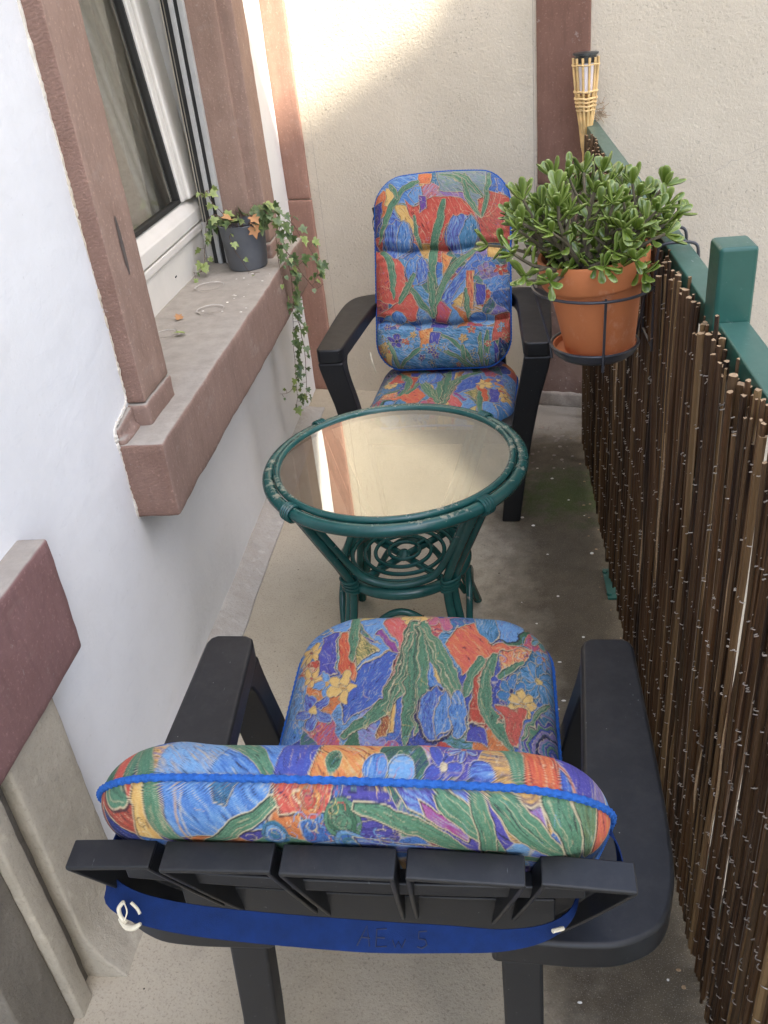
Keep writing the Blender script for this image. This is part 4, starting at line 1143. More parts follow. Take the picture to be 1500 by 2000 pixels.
# ================================================================== PLASTIC ARMCHAIRS
def make_chair():
    c = empty('armchair')
    # arms: flat broad rests curling in behind the backrest
    for s in (-1, 1):
        outer = cr([(0.353, 0.285), (0.353, 0.16), (0.353, 0.03), (0.351, -0.06), (0.344, -0.135), (0.322, -0.190), (0.280, -0.216), (0.235, -0.222), (0.180, -0.2215), (0.132, -0.220)], 5)
        inner = cr([(0.132, -0.180), (0.185, -0.168), (0.222, -0.150), (0.240, -0.10), (0.248, -0.03), (0.255, 0.06), (0.264, 0.18), (0.272, 0.285)], 5)
        tip = [(0.277, 0.298), (0.288, 0.305), (0.338, 0.305), (0.349, 0.298)]
        outline = [((p[0] - 0.006) * s, p[1]) for p in outer] + [((p[0] - 0.006) * s, p[1]) for p in inner] + [((x - 0.006) * s, y) for x, y in tip]
        if s < 0: outline = outline[::-1]
        am = MB().prism(outline, 0.556, 0.600)
        ao = am.build('armrest', M['black'], c, 0.0065, 3)
        lg = MB(); rings = []
        for (z, x0, x1, y0, y1) in ((0.557, 0.274, 0.3505, 0.195, 0.3035), (0.550, 0.2735, 0.350, 0.225, 0.3035), (0.538, 0.272, 0.348, 0.244, 0.3035), (0.515, 0.268, 0.343, 0.253, 0.303), (0.48, 0.261, 0.334, 0.256, 0.303), (0.42, 0.248, 0.318, 0.254, 0.303), (0.30, 0.229, 0.295, 0.250, 0.304), (0.15, 0.211, 0.272, 0.247, 0.306), (0.0, 0.196, 0.253, 0.245, 0.309)):
            x0 -= 0.006; x1 -= 0.006
            ring = [(x0 * s, y0, z), (x1 * s, y0, z), (x1 * s, y1, z), (x0 * s, y1, z)]
            rings.append(ring if s > 0 else ring[::-1])
        lg.loft(rings, smooth=False)
        lg.build('front_leg', M['black'], c, 0.005, 2)
        rl_ = MB(); rings = []
        for (z, x0, x1, y0, y1) in ((0.5575, 0.137, 0.184, -0.2175, -0.184), (0.42, 0.141, 0.187, -0.228, -0.192), (0.2, 0.150, 0.198, -0.250, -0.214), (0.0, 0.160, 0.212, -0.282, -0.244)):
            ring = [(x0 * s, y0, z), (x1 * s, y0, z), (x1 * s, y1, z), (x0 * s, y1, z)]
            rings.append(ring if s > 0 else ring[::-1])
        rl_.loft(rings, smooth=False)
        rl_.build('rear_leg', M['black'], c, 0.005, 2)
    seat = MB(); rings = []
    for (y, z, w) in ((0.300, 0.300, 0.235), (0.296, 0.335, 0.238), (0.27, 0.345, 0.24), (0.15, 0.336, 0.24), (0.0, 0.316, 0.235), (-0.015, 0.316, 0.22), (-0.03, 0.322, 0.21)):
        rings.append([(-w, y, z - 0.022), (w, y, z - 0.022), (w, y, z), (-w, y, z)])
    seat.loft(rings, smooth=False); seat.build('seat', M['black'], c, 0.005, 2)
    # five fanned slats, hollow behind
    def back_pt(x, t):   # t 0..1 up the backrest ; slightly dished
        z = 0.335 + t * (0.885 - 0.335); y = -0.044 - 0.284 * t + 0.22 * x * x * (0.3 + 0.2 * t) - 0.012 * math.sin(PI * t)
        return y, z
    tops = [(-0.2500, -0.1700), (-0.1550, -0.0555), (-0.0475, 0.0505), (0.0590, 0.1580), (0.1710, 0.2500)]
    for (a, b) in tops:
        mid = (a + b) / 2
        k = 0.50
        ztop = 0.888 - 0.45 * mid * mid - (0.002 if abs(mid) > .15 else 0)
        tilt = -0.35 * mid
        for piece in ('slat',):
            mb = MB(); rings = []
            nt = 12
            prof_pts = None
            for j in range(nt + 1):
                t = j / nt * 1.0
                f = k + (1 - k) * t
                x0, x1 = a * f + 0.003 * (1 - t), b * f - 0.003 * (1 - t)
                d = 0.018 + 0.009 * t
                w_ = 0.0045
                tt = t * (ztop - 0.335) / (0.885 - 0.335)
                y0, z0 = back_pt((x0 + x1) / 2, tt)
                sl0 = tilt * (x0 - (x0 + x1) / 2) * t; sl1 = tilt * (x1 - (x0 + x1) / 2) * t
                ring = [(x0, y0 - d, z0 + sl0 - .004), (x0, y0, z0 + sl0), (x1, y0, z0 + sl1), (x1, y0 - d, z0 + sl1 - .004), (x1 - w_, y0 - d, z0 + sl1 - .004), (x1 - w_, y0 - w_, z0 + sl1), (x0 + w_, y0 - w_, z0 + sl0), (x0 + w_, y0 - d, z0 + sl0 - .004)]
                rings.append(ring)
            mb.loft(rings, True, True, smooth=False)
            # closed cap on top
            r = rings[-1]
            cap = [r[0], r[1], r[2], r[3]]
            lo = [(p[0], p[1], p[2] - 0.0008) for p in cap]; hi = [(p[0], p[1] + (0.0 if i_ in (1, 2) else 0), p[2] + 0.0045) for i_, p in enumerate(cap)]
            mb.loft([[lo[0], lo[3], lo[2], lo[1]], [hi[0], hi[3], hi[2], hi[1]]], smooth=False)
            mb.build('slat', M['black'], c, 0.0016, 2)
    for (t, w, dpt, h) in ((0.885, 0.212, 0.020, 0.016), (0.70, 0.19, 0.020, 0.05), (0.40, 0.165, 0.020, 0.04)):
        cb = MB(); rings = []
        for x in np.linspace(-w, w, 13):
            y0, z0 = back_pt(x, t)
            ring = [(x, y0 - dpt, z0 - h / 2), (x, y0 - 0.003, z0 - h / 2), (x, y0 - 0.003, z0 + h / 2), (x, y0 - dpt, z0 + h / 2)]
            rings.append(ring)
        cb.loft(rings, smooth=False); cb.build('crossbar', M['black'], c, 0.002, 2)
    return c
def copy_tree(o, parent=None):
    k = o.copy(); COL.objects.link(k)
    if parent is not None:
        k.parent = parent
    for ch in list(o.children): copy_tree(ch, k)
    return k
NEAR = ((-0.1650, 0.815, 0.002), math.radians(-0.6))
FAR = ((-0.169, 2.739, 0), math.radians(176.5))
ch1 = make_chair(); ch2 = copy_tree(ch1)
for c_, (loc, rz), lab in ((ch1, NEAR, 'black plastic armchair in the foreground seen from behind its slatted back'), (ch2, FAR, 'black plastic armchair against the end wall facing the table')):
    c_.location = loc; c_.rotation_euler = (0, math.radians(1.3) if c_ is ch1 else 0, rz)
    tag(c_, lab, 'armchair', 'two black plastic armchairs')
# ================================================================== PRINTED CUSHION FABRIC (painted into a colour attribute)
def smooth_noise(h, w, cell, seed):
    r = np.random.default_rng(seed)
    gh, gw = int(h / cell) + 3, int(w / cell) + 3
    g = r.standard_normal((gh, gw))
    yy = np.arange(h) / cell; xx = np.arange(w) / cell
    yi = yy.astype(int); xi = xx.astype(int)
    fy = yy - yi; fx = xx - xi
    fy = (fy * fy * (3 - 2 * fy))[:, None]; fx = (fx * fx * (3 - 2 * fx))[None, :]
    a = g[yi][:, xi]; b = g[yi][:, xi + 1]; c = g[yi + 1][:, xi]; d = g[yi + 1][:, xi + 1]
    return (a * (1 - fx) + b * fx) * (1 - fy) + (c * (1 - fx) + d * fx) * fy
def make_streak(seed=5, n=1024):
    r = np.random.default_rng(seed)
    w = r.standard_normal((n, n))
    f = np.fft.fft2(w)
    ky = np.fft.fftfreq(n)[:, None]; kx = np.fft.fftfreq(n)[None, :]
    filt = np.exp(-(kx * 26) ** 2 * 2) * np.exp(-(ky * 2.0) ** 2 * 2)
    s = np.real(np.fft.ifft2(f * filt))
    return s / s.std()
STREAK = make_streak()
def _mute(c):
    c = s2l(c); g = float(np.mean(c)); return c * 0.90 + g * 0.10
PAL = {k: _mute(v) for k, v in dict(
    blue=(62, 116, 186), cobalt=(62, 84, 172), sky=(112, 164, 208), teal=(52, 120, 156), navy=(36, 40, 96), violet=(78, 70, 158),
    lilac=(142, 124, 176), magenta=(160, 62, 130), red=(200, 72, 46), coral=(214, 92, 74), orange=(222, 126, 58), ochre=(218, 168, 82), yellow=(232, 194, 106),
    sage=(92, 142, 108), green=(66, 116, 84), moss=(104, 124, 78), cream=(226, 206, 160), dark=(34, 32, 42), grey=(140, 146, 160), rust=(150, 66, 44), pink=(206, 110, 120)).items()}
class Canvas:
    def __init__(s, x0, y0, w, h, sc=1.0, seed=1, warp=5.0, lw=0.62, hf=0.2):
        s.lw = lw
        s.x0, s.y0, s.sc = x0, y0, sc
        s.W, s.H = int(w / sc), int(h / sc)
        s.a = np.zeros((s.H, s.W, 3), np.float32)
        X, Y = np.meshgrid(np.arange(s.W) * sc + x0, np.arange(s.H) * sc + y0)
        s.rawX, s.rawY = X, Y
        s.X = X + warp * smooth_noise(s.H, s.W, 38 / sc, seed) + hf * warp * smooth_noise(s.H, s.W, 9 / sc, seed + 1)
        s.Y = Y + warp * smooth_noise(s.H, s.W, 38 / sc, seed + 2) + hf * warp * smooth_noise(s.H, s.W, 9 / sc, seed + 3)
        s.r = random.Random(seed)
    def win(s, xa, ya, xb, yb, m=26):
        i0 = max(0, int((ya - m - s.y0) / s.sc)); i1 = min(s.H, int((yb + m - s.y0) / s.sc) + 1)
        j0 = max(0, int((xa - m - s.x0) / s.sc)); j1 = min(s.W, int((xb + m - s.x0) / s.sc) + 1)
        if i1 <= i0 or j1 <= j0: return None
        return slice(i0, i1), slice(j0, j1)
    def stk(s, sl, ang, k=1.0):
        x, y = s.X[sl] * k * 0.9, s.Y[sl] * k * 0.9
        ca, sa = math.cos(ang), math.sin(ang)
        u = (x * ca + y * sa).astype(int) % 1024; v = (-x * sa + y * ca).astype(int) % 1024
        return STREAK[v, u]
    def shade(s, sl, mask, col, ang, alt=None, k=1.0, alpha=1.0):
        st = s.stk(sl, ang, k)
        c = np.asarray(PAL[col] if isinstance(col, str) else col)
        al = np.asarray(PAL[alt]) if alt else c * 0.55
        f = np.clip(0.30 + 0.40 * st, 0, 0.95)[..., None]
        px = c * (1 - f) + al * f
        hi = np.clip((st - 1.35) * 0.9, 0, 0.55)[..., None]
        px = px * (1 - hi) + PAL['cream'] * 0.8 * hi
        lo = np.clip((-st - 1.45) * 1.2, 0, 0.8)[..., None]
        px = px * (1 - lo) + PAL['dark'] * lo
        m = (mask.astype(np.float32) * alpha)[..., None]
        s.a[sl] = s.a[sl] * (1 - m) + px * m
    def line_mask(s, sl, pts, w):
        X, Y = s.X[sl], s.Y[sl]; d = np.full(X.shape, 1e9)
        for (ax, ay), (bx, by) in zip(pts[:-1], pts[1:]):
            vx, vy = bx - ax, by - ay; L = vx * vx + vy * vy + 1e-9
            t = np.clip(((X - ax) * vx + (Y - ay) * vy) / L, 0, 1)
            d = np.minimum(d, np.hypot(X - ax - t * vx, Y - ay - t * vy))
        return np.clip((w - d) / s.sc + 0.5, 0, 1)
    def stroke(s, pts, w, col, alpha=1.0):
        w = max(0.55 * s.sc, w * s.lw); alpha *= 0.85
        xs = [p[0] for p in pts]; ys = [p[1] for p in pts]
        sl = s.win(min(xs), min(ys), max(xs), max(ys), w + 16)
        if sl is None: return
        m = (s.line_mask(sl, pts, w) * alpha)[..., None]
        s.a[sl] = s.a[sl] * (1 - m) + PAL[col] * m
    def poly(s, pts, col, ang=None, alt=None, line='cream', lw=1.8, k=1.0, dark=True):
        xs = [p[0] for p in pts]; ys = [p[1] for p in pts]
        sl = s.win(min(xs), min(ys), max(xs), max(ys))
        if sl is None: return
        X, Y = s.X[sl], s.Y[sl]; ins = np.zeros(X.shape, bool); n = len(pts)
        for i in range(n):
            x1, y1 = pts[i]; x2, y2 = pts[(i + 1) % n]
            if y1 == y2: continue
            c = ((y1 > Y) != (y2 > Y)) & (X < (x2 - x1) * (Y - y1) / (y2 - y1) + x1)
            ins ^= c
        s.shade(sl, ins, col, s.r.uniform(0, 3.1) if ang is None else ang, alt, k)
        if line: s.outline(pts + [pts[0]], line, lw, dark)
    def outline(s, pts, line='cream', lw=1.8, dark=True):
        if dark: s.stroke([(x + lw * 1.2, y + lw * 1.0) for x, y in pts], lw * 1.7, 'dark', 0.95)
        s.stroke(pts, lw, line, 0.85)
    def ellipse(s, cx, cy, rx, ry, col, rot=0.0, ang=None, alt=None, line='cream', lw=1.8, dark=True):
        pts = []
        for t in np.linspace(0, 2 * PI, 22, endpoint=False):
            x, y = rx * math.cos(t), ry * math.sin(t)
            pts.append((cx + x * math.cos(rot) - y * math.sin(rot), cy + x * math.sin(rot) + y * math.cos(rot)))
        s.poly(pts, col, ang, alt, line, lw, 1.0, dark)
    def leaf(s, path, w, col='sage', alt='green', taper=True):
        P = [(p.x, p.y) for p in cr([(x, y, 0) for x, y in path], 7)]
        n = len(P); left = []; right = []
        for i, (x, y) in enumerate(P):
            x2, y2 = P[min(i + 1, n - 1)]; x1, y1 = P[max(i - 1, 0)]
            L = math.hypot(x2 - x1, y2 - y1) + 1e-6; nx, ny = -(y2 - y1) / L, (x2 - x1) / L
            t = i / (n - 1)
            ww = w * (0.10 + 0.9 * math.sin(PI * min(1.0, 0.06 + t * 0.94)) ** 0.6) if taper else w
            left.append((x + nx * ww, y + ny * ww)); right.append((x - nx * ww, y - ny * ww))
        ang = math.atan2(P[-1][1] - P[0][1], P[-1][0] - P[0][0])
        s.poly(left + right[::-1], col, ang, alt, 'cream', 1.6)
        for f in (-0.45, 0.05, 0.5):
            pts = [(a[0] * (0.5 + f / 2) + b[0] * (0.5 - f / 2), a[1] * (0.5 + f / 2) + b[1] * (0.5 - f / 2)) for a, b in zip(left, right)][2:-2]
            if len(pts) > 1: s.stroke(pts, 0.9, s.r.choice(['cream', 'dark', 'moss', 'dark']), 0.6)
    def tulip(s, cx, cy, w, h, rot=0.0, cols=('cobalt', 'sky', 'blue')):
        s.ellipse(cx, cy + h * .03, w * (.60 if s.sc > 1.5 else .54), h * (.54 if s.sc > 1.5 else .50), 'navy', rot, PI / 2, 'dark' if s.sc > 1.5 else 'blue', None)
        def tr(x, y): return (cx + x * math.cos(rot) - y * math.sin(rot), cy + x * math.sin(rot) + y * math.cos(rot))
        body = [tr(w * x, h * y) for x, y in ((-.18, .5), (-.42, .3), (-.5, 0), (-.45, -.25), (-.34, -.42), (-.22, -.40), (-.08, -.52), (.08, -.44), (.20, -.50), (.34, -.38), (.46, -.18), (.5, .05), (.4, .32), (.16, .5))]
        s.poly(body, cols[0], PI / 2 + rot, cols[1])
        pet = [tr(w * x, h * y) for x, y in ((.02, .48), (-.08, .1), (.02, -.3), (.2, -.48), (.36, -.3), (.46, 0), (.36, .3))]
        s.poly(pet, cols[2], PI / 2 + rot, cols[1])
        for f in (-.3, -.18, -.05, .14, .26):
            s.stroke([tr(w * f * .7, h * .4), tr(w * f * 1.15, 0), tr(w * f, -h * .38)], 0.9, s.r.choice(['cream', 'sky', 'dark', 'navy']), 0.7)
    def flower(s, cx, cy, r, col, n=5, mid='ochre', alt=None):
        a0 = s.r.uniform(0, 6)
        for k in range(n):
            a = a0 + 2 * PI * k / n
            s.ellipse(cx + 0.6 * r * math.cos(a), cy + 0.6 * r * math.sin(a), r * 0.5, r * 0.32, col, a, a, alt, 'cream', 1.3)
        s.ellipse(cx, cy, r * 0.2, r * 0.2, mid, 0, 0, None, 'cream', 1.0)
    def curls(s, x0, y0, x1, y1, n, cols, rmax=16):
        for _ in range(n):
            cx, cy = s.r.uniform(x0, x1), s.r.uniform(y0, y1); r = s.r.uniform(4, rmax); a = s.r.uniform(0, 6); b = a + s.r.uniform(2, 5.5)
            pts = [(cx + r * (1 - .25 * k / 9) * math.cos(a + (b - a) * k / 9), cy + r * (1 - .25 * k / 9) * math.sin(a + (b - a) * k / 9)) for k in range(10)]
            s.stroke(pts, s.r.uniform(0.8, 1.7), s.r.choice(cols), 0.85)
    def swirl(s, cx, cy, R, cols, step=7):
        r = R; k = 0
        while r > 4:
            s.ellipse(cx, cy, r, r * 1.05, cols[k % len(cols)], 0, s.r.uniform(0, 3), None, s.r.choice(['cream', 'dark', 'sage']), 1.1, False)
            r -= step; k += 1
    def scribble(s, n, L=26):
        for _ in range(n):
            x, y = s.r.uniform(s.x0, s.x0 + s.W * s.sc), s.r.uniform(s.y0, s.y0 + s.H * s.sc); a = s.r.gauss(1.3, .9); l = L * s.r.uniform(.4, 1.4); b = s.r.uniform(-.5, .5)
            pts = [(x + l * t * math.cos(a + b * t), y + l * t * math.sin(a + b * t)) for t in (0, .25, .5, .75, 1)]
            s.stroke(pts, s.r.uniform(.8, 1.5), s.r.choice(['dark', 'dark', 'cream', 'navy', 'sky', 'yellow']), s.r.uniform(.35, .8))
    def base(s, cell=110, cols=None):
        cols = cols or ['blue', 'sky', 'cobalt', 'red', 'teal', 'violet', 'sage', 'orange', 'blue', 'coral', 'lilac', 'sky', 'ochre', 'green']
        w, h = s.W * s.sc, s.H * s.sc
        n = max(6, int(w * h / cell ** 2)); px = [s.r.uniform(s.x0, s.x0 + w) for _ in range(n)]; py = [s.r.uniform(s.y0, s.y0 + h) for _ in range(n)]
        d1 = np.full(s.X.shape, 1e9); d2 = d1.copy(); idx = np.zeros(s.X.shape, int)
        for k in range(n):
            d = np.hypot((s.X - px[k]), (s.Y - py[k]) * 0.85)
            c = d < d1
            d2 = np.where(c, d1, np.minimum(d2, d)); d1 = np.where(c, d, d1); idx[c] = k
        full = (slice(0, s.H), slice(0, s.W))
        for k in range(n):
            s.shade(full, idx == k, cols[s.r.randrange(len(cols))], s.r.uniform(0, 3.1), s.r.choice([None, 'sky', 'violet', 'navy', None]))
        e = np.clip(1.5 - (d2 - d1) * 0.6, 0, 1)[..., None] * 0.5
        s.a = s.a * (1 - e) + PAL['cream'] * e
        s.curls(s.x0, s.y0, s.x0 + w, s.y0 + h, int(w * h / 3000), ['cream', 'dark', 'sky', 'yellow', 'navy', 'sage'])
    def sample(s, X, Y):
        fx = np.clip((X - s.x0) / s.sc, 0, s.W - 1.001); fy = np.clip((Y - s.y0) / s.sc, 0, s.H - 1.001)
        xi, yi = fx.astype(int), fy.astype(int); fx = (fx - xi)[..., None]; fy = (fy - yi)[..., None]
        a = s.a
        return (a[yi, xi] * (1 - fx) + a[yi, xi + 1] * fx) * (1 - fy) + (a[yi + 1, xi] * (1 - fx) + a[yi + 1, xi + 1] * fx) * fy

# --- backrest print (seen on the chair against the wall)
B = Canvas(500, 40, 770, 1160, 1.0, 3, 4.0); B.base(95)
B.poly([(520, 60), (760, 60), (790, 200), (740, 260), (660, 240), (560, 260), (510, 240)], 'blue', 0.6, 'sky')
B.poly([(760, 70), (840, 80), (830, 150), (775, 135)], 'orange', None, 'red'); B.curls(740, 70, 880, 220, 26, ['cream', 'ochre', 'sky', 'navy'], 11)
B.poly([(860, 60), (1120, 60), (1130, 330), (1010, 280), (880, 200)], 'grey', 0.5, 'sage')
B.poly([(870, 190), (1010, 210), (1090, 320), (960, 270)], 'lilac', 0.4, 'magenta')
B.poly([(1080, 250), (1150, 200), (1260, 220), (1260, 480), (1080, 480)], 'coral', 1.0, 'rust'); B.curls(1060, 260, 1250, 470, 40, ['cream', 'dark', 'yellow', 'teal', 'sage'], 14)
B.poly([(505, 190), (575, 140), (625, 190), (610, 270), (560, 310), (505, 290)], 'orange', 1.2, 'red'); B.poly([(590, 130), (640, 150), (622, 250), (590, 240)], 'yellow', 1.5, 'ochre')
B.poly([(690, 225), (735, 265), (800, 240), (850, 215), (905, 222), (1000, 232), (1060, 300), (1090, 390), (1000, 340), (910, 380), (890, 470), (770, 475), (750, 380), (715, 300)], 'red', 1.15, 'coral', k=.8)
B.poly([(640, 240), (700, 262), (752, 392), (735, 428), (680, 350)], 'ochre', 1.0, 'yellow')
B.poly([(745, 150), (785, 150), (790, 235), (745, 250), (715, 200)], 'sky', 1.4, 'blue'); B.poly([(770, 205), (815, 215), (805, 290), (770, 300)], 'violet', 1.4, 'magenta')
B.poly([(515, 215), (575, 208), (562, 330), (512, 410)], 'violet', 1.4, 'navy')
B.leaf([(775, 120), (690, 160), (630, 240), (580, 350), (548, 450)], 19); B.leaf([(612, 110), (640, 170), (655, 215)], 12)
B.leaf([(880, 90), (980, 130), (1085, 215)], 12); B.leaf([(1008, 85), (1022, 200), (1060, 290), (1105, 350)], 14); B.leaf([(1140, 80), (1132, 200), (1108, 345)], 15)
B.leaf([(950, 80), (1050, 150), (1110, 240)], 10); B.poly([(1165, 120), (1260, 110), (1260, 225), (1195, 195)], 'blue', 1.2, 'cobalt')
for x in (1010, 1040, 1070, 1150, 1180): B.stroke([(x - 90 if x < 1100 else x + 40, 170), (x, 300), (1108, 350)], 1.3, 'cream', .8)
B.poly([(520, 480), (600, 490), (690, 600), (690, 700), (640, 830), (520, 770)], 'coral', 1.3, 'red')
B.tulip(655, 438, 160, 215, 0.05, ('cobalt', 'sky', 'blue')); B.tulip(1000, 430, 175, 225, 0.12, ('violet', 'sky', 'teal')); 
B.poly([(1060, 540), (1120, 600), (970, 800), (930, 850), (880, 790)], 'cobalt', 2.2, 'sky'); B.poly([(1010, 690), (1080, 700), (930, 820), (1000, 930), (930, 935), (900, 850)], 'sky', 2.2, 'blue')
B.flower(1110, 600, 60, 'blue', 5, 'sky', 'cobalt'); B.flower(1120, 640, 40, 'lilac', 5, 'magenta'); B.flower(1200, 640, 34, 'red', 5, 'cream')
B.curls(1060, 550, 1250, 700, 50, ['cream', 'navy', 'sky', 'red', 'magenta'], 13); B.curls(1110, 670, 1250, 830, 60, ['yellow', 'cream', 'dark', 'violet', 'navy'], 12)
B.poly([(1020, 640), (1062, 640), (1052, 860), (1012, 850)], 'coral', 1.5, 'ochre'); B.poly([(1066, 715), (1122, 720), (1112, 830), (1066, 842)], 'violet', 1.5, 'cobalt')
B.poly([(945, 810), (1000, 765), (995, 845)], 'ochre', .6, 'yellow'); B.poly([(1130, 490), (1200, 490), (1190, 580), (1130, 570)], 'ochre', 1.2, 'yellow')
B.poly([(890, 525), (945, 565), (895, 665)], 'orange', 1.2, 'ochre'); B.curls(880, 520, 950, 660, 14, ['dark', 'red', 'cream'], 9)
B.poly([(610, 830), (715, 755), (765, 830), (745, 905), (680, 915), (530, 870)], 'coral', .5, 'red'); B.poly([(875, 800), (940, 860), (905, 925), (845, 920)], 'coral', .9, 'magenta')
B.curls(520, 680, 640, 800, 40, ['yellow', 'dark', 'cream', 'navy', 'sage'], 12); B.curls(750, 840, 850, 930, 20, ['dark', 'violet', 'cream'], 12)
B.leaf([(905, 235), (880, 350), (848, 480), (838, 700), (842, 890)], 24); B.leaf([(745, 310), (755, 420), (780, 505)], 12)
B.tulip(760, 625, 130, 170, 0.0, ('blue', 'sky', 'cobalt'))
B.leaf([(1085, 500), (960, 610), (880, 750), (842, 890)], 20); B.leaf([(560, 490), (615, 600), (626, 790)], 19); B.leaf([(690, 690), (770, 800), (842, 900)], 17); B.leaf([(745, 640), (700, 730), (650, 815)], 17); B.leaf([(1015, 740), (1022, 850), (1035, 925)], 14); B.leaf([(820, 640), (835, 760), (842, 900)], 16)
for (x, y, c) in ((600, 905, 'sky'), (560, 935, 'blue'), (1125, 915, 'sky'), (1080, 905, 'blue'), (650, 890, 'blue'), (690, 955, 'sky')): B.ellipse(x, y, 46, 34, c, B.r.uniform(-.6, .6), None, 'sky')
B.poly([(520, 950), (760, 960), (900, 950), (1160, 960), (1160, 1180), (520, 1180)], 'teal', .4, 'sky', None); B.curls(520, 960, 1160, 1180, 70, ['cream', 'navy', 'violet', 'blue', 'sage'], 14)
B.flower(635, 1025, 45, 'violet', 5, 'navy'); B.flower(700, 1040, 40, 'sky', 5, 'red'); B.poly([(530, 1040), (605, 1080), (598, 1200), (520, 1190)], 'red', 1.2, 'orange'); B.poly([(575, 1085), (610, 1100), (600, 1190), (570, 1190)], 'yellow', 1.3, 'ochre')
B.poly([(760, 960), (840, 955), (830, 1080), (770, 1080)], 'orange', .8, 'ochre'); B.curls(750, 950, 850, 1090, 34, ['yellow', 'red', 'dark', 'cream'], 11)
B.poly([(825, 978), (878, 980), (862, 1062), (815, 1060)], 'violet', 1.6, 'cobalt'); B.poly([(1165, 895), (1260, 870), (1260, 1030), (1150, 1050)], 'coral', 1.1, 'rust'); B.poly([(1190, 1030), (1260, 1020), (1260, 1190), (1175, 1160)], 'navy', 1.1, 'teal')
for p in ([(875, 990), (1000, 1085), (1065, 1180)], [(998, 1050), (1012, 1190)], [(1090, 990), (1092, 1190)], [(558, 985), (620, 1090), (640, 1190)], [(775, 1065), (700, 1120), (640, 1190)], [(1130, 980), (1115, 1190)], [(860, 1070), (990, 1140), (1050, 1190)]): B.leaf(p, 12)

B.curls(520, 60, 1250, 1180, 190, ['cream', 'dark', 'navy', 'ochre', 'sky', 'sage'], 11); B.curls(520, 950, 1250, 1180, 60, ['dark', 'coral', 'cream', 'sage'], 12)
for _k in range(26):
    B.flower(B.r.uniform(530, 1240), B.r.uniform(940, 1170), B.r.uniform(14, 26), B.r.choice(['violet', 'coral', 'sky', 'ochre', 'teal']), 5, 'yellow')
B.scribble(420, 26)
# --- seat print (seen on the near chair)
A = Canvas(-60, -60, 1620, 1260, 2.0, 8, 7.0, 0.95, 0.25); A.base(150)
A.poly([(440, 60), (640, 70), (560, 190), (640, 300), (430, 420), (440, 250), (540, 300), (440, 180)], 'sky', 2.3, 'blue'); A.poly([(430, 420), (640, 310), (560, 560), (380, 660), (370, 560)], 'cobalt', 2.2, 'blue')
A.poly([(550, 190), (680, 120), (720, 180), (650, 330)], 'coral', 1.0, 'pink'); A.poly([(545, 215), (640, 330), (600, 330), (520, 240)], 'magenta', 1.0, 'violet')
A.poly([(860, 290), (900, 200), (980, 170), (1060, 260), (1250, 270), (1230, 330), (1080, 310), (940, 420)], 'coral', .7, 'orange', k=.7); A.poly([(1120, 300), (1260, 270), (1240, 330), (1130, 420)], 'coral', .9, 'yellow')
A.ellipse(1115, 165, 105, 85, 'sky', .3, None, 'blue', 'dark'); A.ellipse(1045, 175, 48, 92, 'teal', -.45, None, 'sky', 'cream'); A.ellipse(270, 185, 55, 45, 'teal', 0, None, 'blue'); A.ellipse(350, 180, 60, 70, 'sky', 0, None, 'blue')
A.poly([(262, 250), (345, 235), (335, 420), (250, 430)], 'violet', 1.5, 'cobalt'); A.poly([(350, 240), (395, 240), (440, 460), (350, 430)], 'red', 1.4, 'orange'); A.poly([(435, 230), (540, 330), (430, 410)], 'moss', .8, 'yellow'); A.poly([(470, 90), (545, 130), (450, 180)], 'yellow', .5, 'moss')
A.curls(435, 240, 520, 390, 18, ['ochre', 'dark', 'yellow'], 14); A.leaf([(415, 80), (425, 230), (415, 380)], 24)
A.curls(160, 270, 270, 700, 120, ['yellow', 'ochre', 'dark', 'cream', 'sage', 'teal'], 22); A.curls(1120, 300, 1420, 560, 130, ['cream', 'teal', 'navy', 'yellow', 'sky', 'dark'], 24); A.curls(1190, 120, 1400, 330, 60, ['coral', 'yellow', 'sage', 'sky', 'cream'], 22)
for (x, y, r, c, n, m_, al) in ((700, 145, 62, 'yellow', 8, 'ochre', 'ochre'), (830, 150, 70, 'pink', 5, 'violet', 'magenta'), (850, 110, 40, 'blue', 5, 'sky', 'sky'), (300, 480, 60, 'sky', 5, 'ochre', 'blue'), (370, 490, 72, 'yellow', 5, 'ochre', 'ochre'), (240, 600, 85, 'violet', 5, 'yellow', 'sky'), (215, 325, 52, 'ochre', 6, 'rust', 'yellow'), (225, 440, 42, 'ochre', 5, 'red', 'yellow'), (1310, 400, 85, 'teal', 9, 'yellow', 'sky'), (1180, 470, 66, 'teal', 6, 'navy', 'blue'), (1230, 520, 60, 'yellow', 7, 'ochre', 'ochre'), (1300, 200, 44, 'sage', 5, 'yellow', 'sky'), (1320, 290, 40, 'sky', 5, 'coral', 'blue')):
    A.flower(x, y, r, c, n, m_, al)
A.poly([(990, 430), (1060, 330), (1060, 640), (985, 640)], 'red', 1.4, 'rust'); A.poly([(1105, 540), (1255, 540), (1240, 720), (1190, 720)], 'coral', 1.2, 'rust'); A.poly([(985, 640), (1060, 650), (1090, 730), (975, 720)], 'violet', 1.0, 'cobalt'); A.poly([(590, 560), (640, 540), (600, 720), (540, 720)], 'rust', 1.2, 'ochre'); A.poly([(610, 560), (632, 545), (628, 700), (605, 700)], 'ochre', 1.5, 'yellow')
A.swirl(1400, 700, 165, ['lilac', 'teal', 'violet', 'sage', 'cobalt', 'lilac', 'navy'], 13)
A.poly([(800, 380), (830, 370), (920, 480), (830, 460)], 'yellow', .8, 'ochre')
